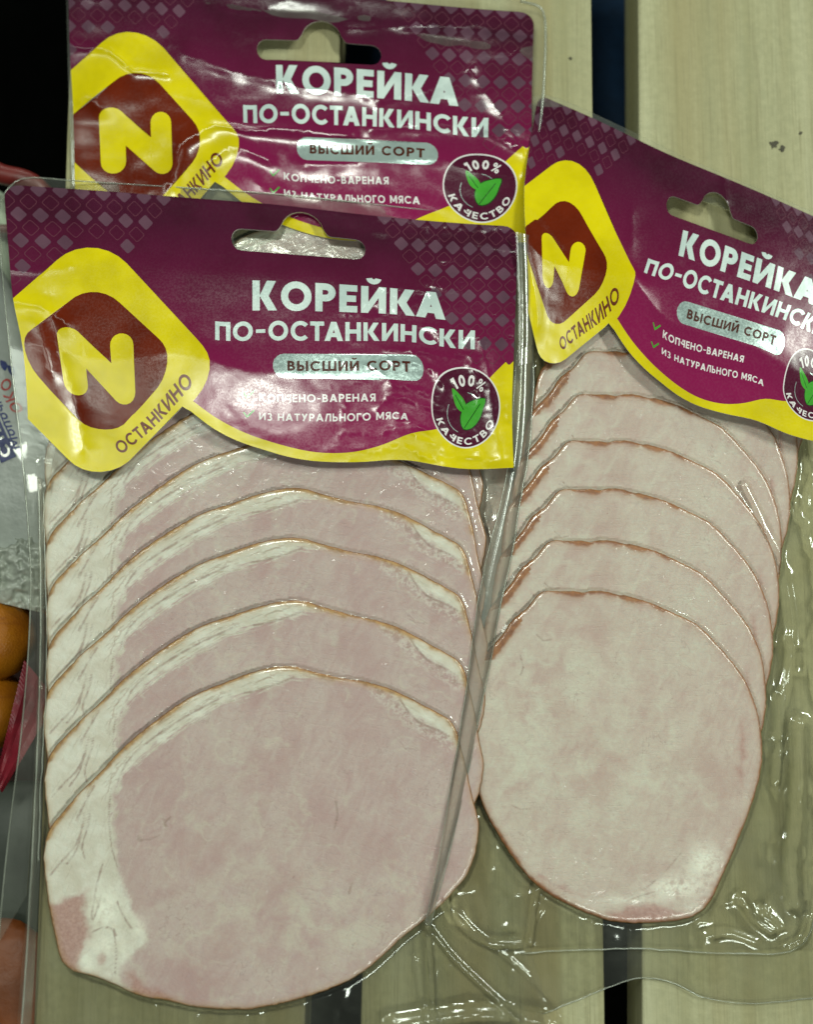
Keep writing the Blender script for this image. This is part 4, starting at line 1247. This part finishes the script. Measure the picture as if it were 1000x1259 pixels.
# --- rear pack: clear margin, slices mostly hidden
warpB = tps([a for a, _ in lmB], [b for _, b in lmB])
sheet('clear_margin', packB, [(80, -60), (660, 4), (668, 14), (671, 30), (670, 80), (668, 130), (660, 180), (652, 230), (650, 330), (92, 330), (84, 100)], 4.6, 'margin', .3, 9,
      lambda a, b: .9 + 3.2 * np.clip((a - 88) / 75, 0, 1) ** .6 - .8 * np.clip((a - 590) / 70, 0, 1), [[(q, r_) for q, r_ in zip(*[list(t_) for t_ in warpB([q[0] for q in hole_shape(0, 27)], [q[1] for q in hole_shape(0, 27)])])]])
be = smooth_open([(640, 2), (662, 8), (669, 18), (671, 40), (670, 80), (667, 130), (661, 175), (655, 215)], 50)
v_, f_ = tube(P(be[:, 0], be[:, 1], 4.3), .42)
mesh_obj('cut_edge', v_, f_, M['edge'], packB)
oB = pA.copy(); sc.collection.objects.link(oB)
oB.location = (np.array([SA.c[0], SA.c[1], -1.9 - 5.5]) + np.array([55 * S, 560 * S, 0])) * MM
oB.location = Vector((P(375, 480, 0)[0][0] * MM, P(375, 420, 0)[0][1] * MM, .0022))
oB.scale = (.9, .8, .3); oB['label'] = 'pork slice of the rear pack glimpsed through the hang hole of the left card'; oB['category'] = 'meat slice'
if 'group' in oB: del oB['group']
# meat edge of the rear pack showing beside the left fan
oB2 = pC.copy(); sc.collection.objects.link(oB2); 
oB2.location = Vector((P(520, 700, 0)[0][0] * MM, P(520, 680, 0)[0][1] * MM, .0006)); oB2.scale = (.78, .9, .25)
oB2['label'] = 'dusky slice of the rear pack between the left fan and the clear ridge'; oB2['category'] = 'meat slice'
if 'group' in oB2: del oB2['group']

# --- right pack: tray, weld, film
regC = [(655, 420), (1100, 420), (1100, 1180), (1000, 1168), (860, 1172), (660, 1165), (600, 1160), (560, 1120), (548, 1060), (560, 980), (580, 880), (605, 760), (640, 620)]
ridC = [([(985, 890), (986, 930), (983, 980), (981, 1020), (977, 1060), (980, 1110)], 2.2, 2.4), ([(912, 1105), (930, 1130), (950, 1145)], 1.2, 1.5), ([(940, 1118), (952, 1128), (962, 1138)], .9, 1.5), ([(912, 600), (962, 700), (975, 800), (960, 900)], .8, 1.6),
        ([(660, 1095), (656, 1120), (652, 1160)], 1.2, .8), ([(870, 1150), (900, 1148), (930, 1158)], .6, 1.3), ([(960, 850), (962, 900), (958, 960)], .8, 1.0), ([(998, 1130), (990, 1155), (970, 1168)], 1.6, .9)]
drape('film', packC, HC, 1.3, regC, ridC, .5, 13, 'film', 1.1)
sheet('tray_floor', packC, [(660, 440), (1100, 440), (1100, 1232), (1000, 1226), (930, 1232), (870, 1226), (830, 1208), (800, 1201), (775, 1203), (740, 1216), (700, 1232), (668, 1245), (640, 1240), (600, 1160), (565, 1090), (580, 900), (640, 640)], .9, 'tray', .3, 30)
wires('weld', packC, [([(640, 1172), (700, 1168), (780, 1166), (860, 1170), (930, 1173), (968, 1170), (990, 1158), (999, 1138), (1003, 1100), (1004, 1000)], 2.4, .22, 120, .8, 8, .6)], 'edge')
wires('cut_edge', packC, [([(668, 1246), (700, 1233), (740, 1217), (775, 1204), (800, 1202), (830, 1209), (870, 1227), (930, 1233), (1000, 1227), (1060, 1226)], 1.3, .18, 120, .4, 9)], 'edge')
sheet('clear_margin', packC, [(655, 120), (668, 116), (700, 126), (776, 161), (848, 196), (980, 252), (1070, 292), (1060, 330), (900, 260), (700, 190), (660, 200)], 3.6, 'margin', .3, 9)
# ------------------------------------------------------------------ crate contents left of the table
def blob(name, parent, cx, cy, z, rx, ry, rz, rot, mat, bump_=.05, seed=2, nu=48, nv=26, sq=2.0, dimple=0, **kw):
    """closed rounded body centred at photo pixel cx,cy and height z (mm); radii mm; sq = superellipse power"""
    c = P(cx, cy, z)[0]; V = []; F = []
    th = math.radians(rot)
    for j in range(nv + 1):
        ph = math.pi * j / nv
        for i in range(nu):
            a = 2 * math.pi * i / nu
            ca, sa = math.cos(a), math.sin(a); e = 2 / sq
            x = math.copysign(abs(ca) ** e, ca) * max(0, math.sin(ph)) ** .9; y = math.copysign(abs(sa) ** e, sa) * max(0, math.sin(ph)) ** .9; zz = math.cos(ph)
            k = 1 + bump_ * 2 * (fbm(np.array([x * 2.2 + 5 + zz]), np.array([y * 2.2 + 9 - zz]), seed)[0] - .5)
            if dimple: zz -= dimple * math.exp(-((x * x + y * y) / .03))
            x *= rx * k; y *= ry * k; zz *= rz * k
            V.append(c + np.array([x * math.cos(th) - y * math.sin(th), x * math.sin(th) + y * math.cos(th), zz]))
    for j in range(nv):
        for i in range(nu):
            a, b = j * nu + i, j * nu + (i + 1) % nu; F.append((a, a + nu, b + nu, b))
    if parent is None:
        return mesh_obj(name, V, F, mat, origin=tuple(c)), c
    return mesh_obj(name, V, F, mat, parent), c


def peel_mat():
    t = NT('orange_peel'); o = t.obj()
    vo = t.n('ShaderNodeTexVoronoi'); vo.inputs['Scale'].default_value = 1500; t.l(o, vo.inputs['Vector'])
    c = t.mix(t.ramp(t.noise(o, 60, 4), .3, .7), C4(.27, .082, .004), C4(.38, .135, .005))
    c = t.mix(t.ramp(t.noise(t.scalevec(o, (50, 220, 50)), 1, 3, .6, 1.), .60, .66, 0, .35), c, C4(.18, .05, .004))
    t.principled(Base_Color=c, Roughness=.42, Normal=t.bump(vo.outputs['Distance'], .0003, .35), Specular_IOR_Level=.3)
    return t.mat


M['peel'] = peel_mat()
M['redplastic'] = plain('red_plastic', (0.10, 0.010, 0.008), .4, .0003, 90)
M['pinkfoil'] = plain('pink_red_wrapper', (0.17, 0.012, 0.022), .38, .0004, 260)
M['white_wrap'] = plain('white_wrap', (0.30, 0.33, 0.30), .42, .0010, 90, .12, .5, .3)
M['milk'] = plain('pale_green_white_plastic', (0.40, 0.48, 0.36), .35, .0004, 50, .15)
M['navyink'] = plain('navy_ink', (0.008, 0.020, 0.11), .45)
M['redink'] = plain('red_ink', (0.33, 0.025, 0.02), .45)
M['bag'] = film_mat('crumpled_bag', (0.75, 0.78, 0.72), .5, .1, .25, .0003, 50)
M['dkgreen'] = plain('dark_grey_green_plastic', (0.030, 0.038, 0.028), .5, .0004, 60)
M['orangewrap'] = plain('burnt_orange_wrapper', (0.19, 0.050, 0.009), .5, .0008, 90)
M['darkred'] = plain('dark_red_crate', (0.050, 0.010, 0.006), .6, .0004, 80)
M['dknavy'] = plain('dark_navy_wrap', (0.006, 0.012, 0.022), .45, .0006, 70)

# red plastic crate rim: two bars that meet at the corner
cr = thing('crate', 'red plastic crate under the groceries left of the table, mostly in shadow', 'crate', (-150, 40, -70))
v, f = box_vf((-330, -230, -82), (-118, 118, -76), 1); mesh_obj('crate_floor', v, f, M['darkred'], cr, smooth=False)
c0 = P(-60, 195, -12)[0]; c1 = P(60, 236, -12)[0]
rb = smooth_open([P(-160, 186, -12)[0], P(-40, 198, -12)[0], P(0, 214, -12)[0], P(36, 224, -12)[0], P(64, 250, -16)[0]], 30)
v_, f_ = tube(rb, 3.6, 12, .8); mesh_obj('crate_rim', v_, f_, M['redplastic'], cr)
v, f = box_vf((-330, 100, -80), (-122, 103, -16), 1); mesh_obj('crate_wall', v, f, M['redplastic'], cr, smooth=False)

ob, _ = blob('bottle', None, -16, 305, -30, 11, 22, 11, 4, M['milk'], .03, 4, sq=2.6)
ob['label'] = 'pale green-white plastic bottle body at the left edge beside the purple card'; ob['category'] = 'bottle'
ob, _ = blob('wrapped_bundle', None, -14, 405, -42, 17, 15, 12, 10, M['dknavy'], .2, 8)
ob['label'] = 'very dark navy wrapped bundle above the white sausage packet'; ob['category'] = 'bundle'

# white sausage packet with print
sp = thing('sausage_packet', 'white wrapped packet with navy and red print beside the yellow card', 'food packet', tuple(P(-20, 520, -30)[0]))
sc0 = P(-22, 512, -24)[0]
D = np.array([math.cos(math.radians(116)), math.sin(math.radians(116))]); U = np.array([math.cos(math.radians(206)), math.sin(math.radians(206))])
hl, hw, hh = 62, 27, 13


def packet(a, b):
    """point on the packet's upper skin for offsets a along D, b along U (mm)"""
    a = np.asarray(a, float); b = np.asarray(b, float)
    r = np.clip(1 - np.abs(b / hw) ** 2.4, 0, 1) ** .5 * np.clip(1 - np.abs(a / hl) ** 4, 0, 1) ** .5
    z = sc0[2] + hh * r + 1.2 * (fbm(a / 9 + 20, b / 9 + 20, 51) - .5)
    return np.stack([sc0[0] + a * D[0] + b * U[0], sc0[1] + a * D[1] + b * U[1], z], -1)


aa, bb = np.meshgrid(np.linspace(-1, 1, 70), np.linspace(-1, 1, 40))
aa = np.sin(aa * math.pi / 2) * hl; bb = np.sin(bb * math.pi / 2) * hw
tp = packet(aa, bb).reshape(-1, 3); bt = tp.copy(); bt[:, 2] = 2 * sc0[2] - bt[:, 2]
Fq = [(j * 70 + i, j * 70 + i + 1, (j + 1) * 70 + i + 1, (j + 1) * 70 + i) for j in range(39) for i in range(69)]
mesh_obj('wrapper', np.vstack([tp, bt]), [f[::-1] for f in Fq] + [tuple(i + len(tp) for i in f) for f in Fq], M['white_wrap'], sp)


def px_to_ab(px, py):
    w = P(px, py, sc0[2] + 11)[0]; d = w[:2] - sc0[:2]; return d @ D, d @ U


def ink(name, polys, mat, lift, parent=None):
    V = []; F = []
    pts = []; fc = []
    for p in polys:
        a = sum(p[i - 1][0] * p[i][1] - p[i][0] * p[i - 1][1] for i in range(len(p)))
        p = list(p) if a > 0 else list(p)[::-1]
        fc.append(list(range(len(pts), len(pts) + len(p)))); pts += p
    xs = [q[0] for q in pts]; ys = [q[1] for q in pts]
    gx_, gy_ = np.meshgrid(np.arange(min(xs), max(xs), .8), np.arange(min(ys), max(ys), .8))
    pts += list(zip(gx_.ravel().tolist(), gy_.ravel().tolist()))
    V, _, F, _, _, OF = delaunay_2d_cdt([Vector(q) for q in pts], [], fc, 1, 1e-4)
    F = [tuple(f) for f, of in zip(F, OF) if len(of)]
    V = np.array([tuple(q) for q in V]); W = packet(V[:, 0], V[:, 1]); W[:, 2] += lift
    return mesh_obj(name, W, F, mat, parent or sp)


a0, b0 = px_to_ab(17, 560)
bx0 = [(a0 - 1.2, b0 - .9), (a0 + 36, b0 - .9), (a0 + 36, b0 + 4.4), (a0 - 1.2, b0 + 4.4)]
lblk = ink('navy_panel', [bx0], M['navyink'], .12)
tx_ = text('СТАР', 0, 0, 17, 3.4, .2, .16)
ink('panel_lettering', [[(a0 + x, b0 + .1 - y) for x, y in p] for p in tx_], M['white_wrap'], .26, lblk)
a1, b1 = px_to_ab(29, 551)
tx_ = text('Молочн', 0, 0, 19, 3.7, .15, .14)
ink('script_lettering', [[(a1 + x + (-y) * .25, b1 + .2 - y) for x, y in p] for p in tx_], M['navyink'], .12)
ink('underline', [[(a0 + 1, b0 - 1.9), (a0 + 34, b0 - 1.9), (a0 + 34, b0 - 1.5), (a0 + 1, b0 - 1.5)]], M['navyink'], .12)
a2, b2 = px_to_ab(27, 506)
tx_ = text('ОКО', 0, 0, 12.5, 3.4, .17, .2)
ink('red_lettering', [[(a2 + x, b2 - y - .03 * (x - 6) ** 2) for x, y in p] for p in tx_], M['redink'], .12)
for (qx, qy) in ((5, 449), (14, 455)):
    a3, b3 = px_to_ab(qx, qy)
    ink('blue_spot', [[(a3 + 1.9 * math.cos(t_) * (1 + .2 * math.sin(3 * t_)), b3 + 1.1 * math.sin(t_)) for t_ in np.linspace(0, 6.28, 16, endpoint=False)]], M['navyink'], .12)

# crumpled clear bag
gx, gy = np.meshgrid(np.linspace(0, 1, 60), np.linspace(0, 1, 60))
bx_ = -60 + gx * 110; by_ = 690 + (gy - .5) * (75 + 50 * gx) - 28 * gx * 0
bz = -24 + 7 * (1 - np.abs(2 * fbm(gx * 5, gy * 7, 71) - 1)) + 6 * np.sin(gy * math.pi)
W = P(bx_.ravel(), by_.ravel(), bz.ravel())
W2 = W.copy(); W2[:, 2] -= 5
Fq = [(j * 60 + i, j * 60 + i + 1, (j + 1) * 60 + i + 1, (j + 1) * 60 + i) for j in range(59) for i in range(59)]
ob = mesh_obj('plastic_bag', np.vstack([W, W2]), [f[::-1] for f in Fq] + [tuple(i + 3600 for i in f) for f in Fq], M['bag'], origin=tuple(P(-10, 690, -24)[0]))
ob['label'] = 'crumpled see-through plastic bag above the oranges at the left edge'; ob['category'] = 'plastic bag'
for k, (qx, qy, qz, r_) in enumerate(((-8, 784, -26, 14.5), (-14, 872, -34, 14))):
    ob, _ = blob('orange', None, qx, qy, qz, r_, r_ * .96, r_ * .9, 20 * k, M['peel'], .03, 5 + k, dimple=.06)
    ob['label'] = ('upper orange under the crumpled bag at the left edge', 'lower darker orange behind the pink serrated wrapper')[k]; ob['category'] = 'orange'; ob['group'] = 'oranges left of the table'
# pink-red wrapper with serrated edge
n = 64; Lw = []; 
p0, p1 = np.array([30., 812.]), np.array([-6., 960.])
q0, q1 = np.array([70., 860.]), np.array([2., 974.])
V = []; F = []
for i in range(n + 1):
    f = i / n; a = p0 + (p1 - p0) * f; b = q0 + (q1 - q0) * f
    tz = .9 if i % 2 else 0
    for k in range(6):
        g_ = k / 5; q = a * (1 - g_) + b * g_; q = q + np.array([-tz if k == 0 else (tz if k == 5 else 0), 0])
        V.append(P(q[0], q[1], -9 + 1.2 * math.sin(g_ * 7 + f * 3))[0])
nv_ = len(V); V2 = [q - np.array([0, 0, .5]) for q in V]
for i in range(n):
    for k in range(5): a = i * 6 + k; F.append((a, a + 6, a + 7, a + 1))
ob = mesh_obj('candy_wrapper', V + V2, F + [tuple(i + nv_ for i in f)[::-1] for f in F], M['pinkfoil'], origin=tuple(P(20, 890, -9)[0]), smooth=False)
ob['label'] = 'pinkish red wrapper end with serrated edge beside the left pack'; ob['category'] = 'wrapper'
ob, _ = blob('storage_box', None, -8, 1072, -32, 24, 29, 9, 6, M['dkgreen'], .02, 3, sq=5)
ob['label'] = 'dark grey-green plastic box in shadow below the pink wrapper'; ob['category'] = 'box'
ob, _ = blob('orange_wrapper', None, -20, 1232, -20, 24, 24, 8, 12, M['orangewrap'], .12, 13, sq=3)
ob['label'] = 'burnt orange packet at the lower left corner beside the table'; ob['category'] = 'packet'

for o_ in bpy.data.objects:
    if '_o' in o_: del o_['_o']
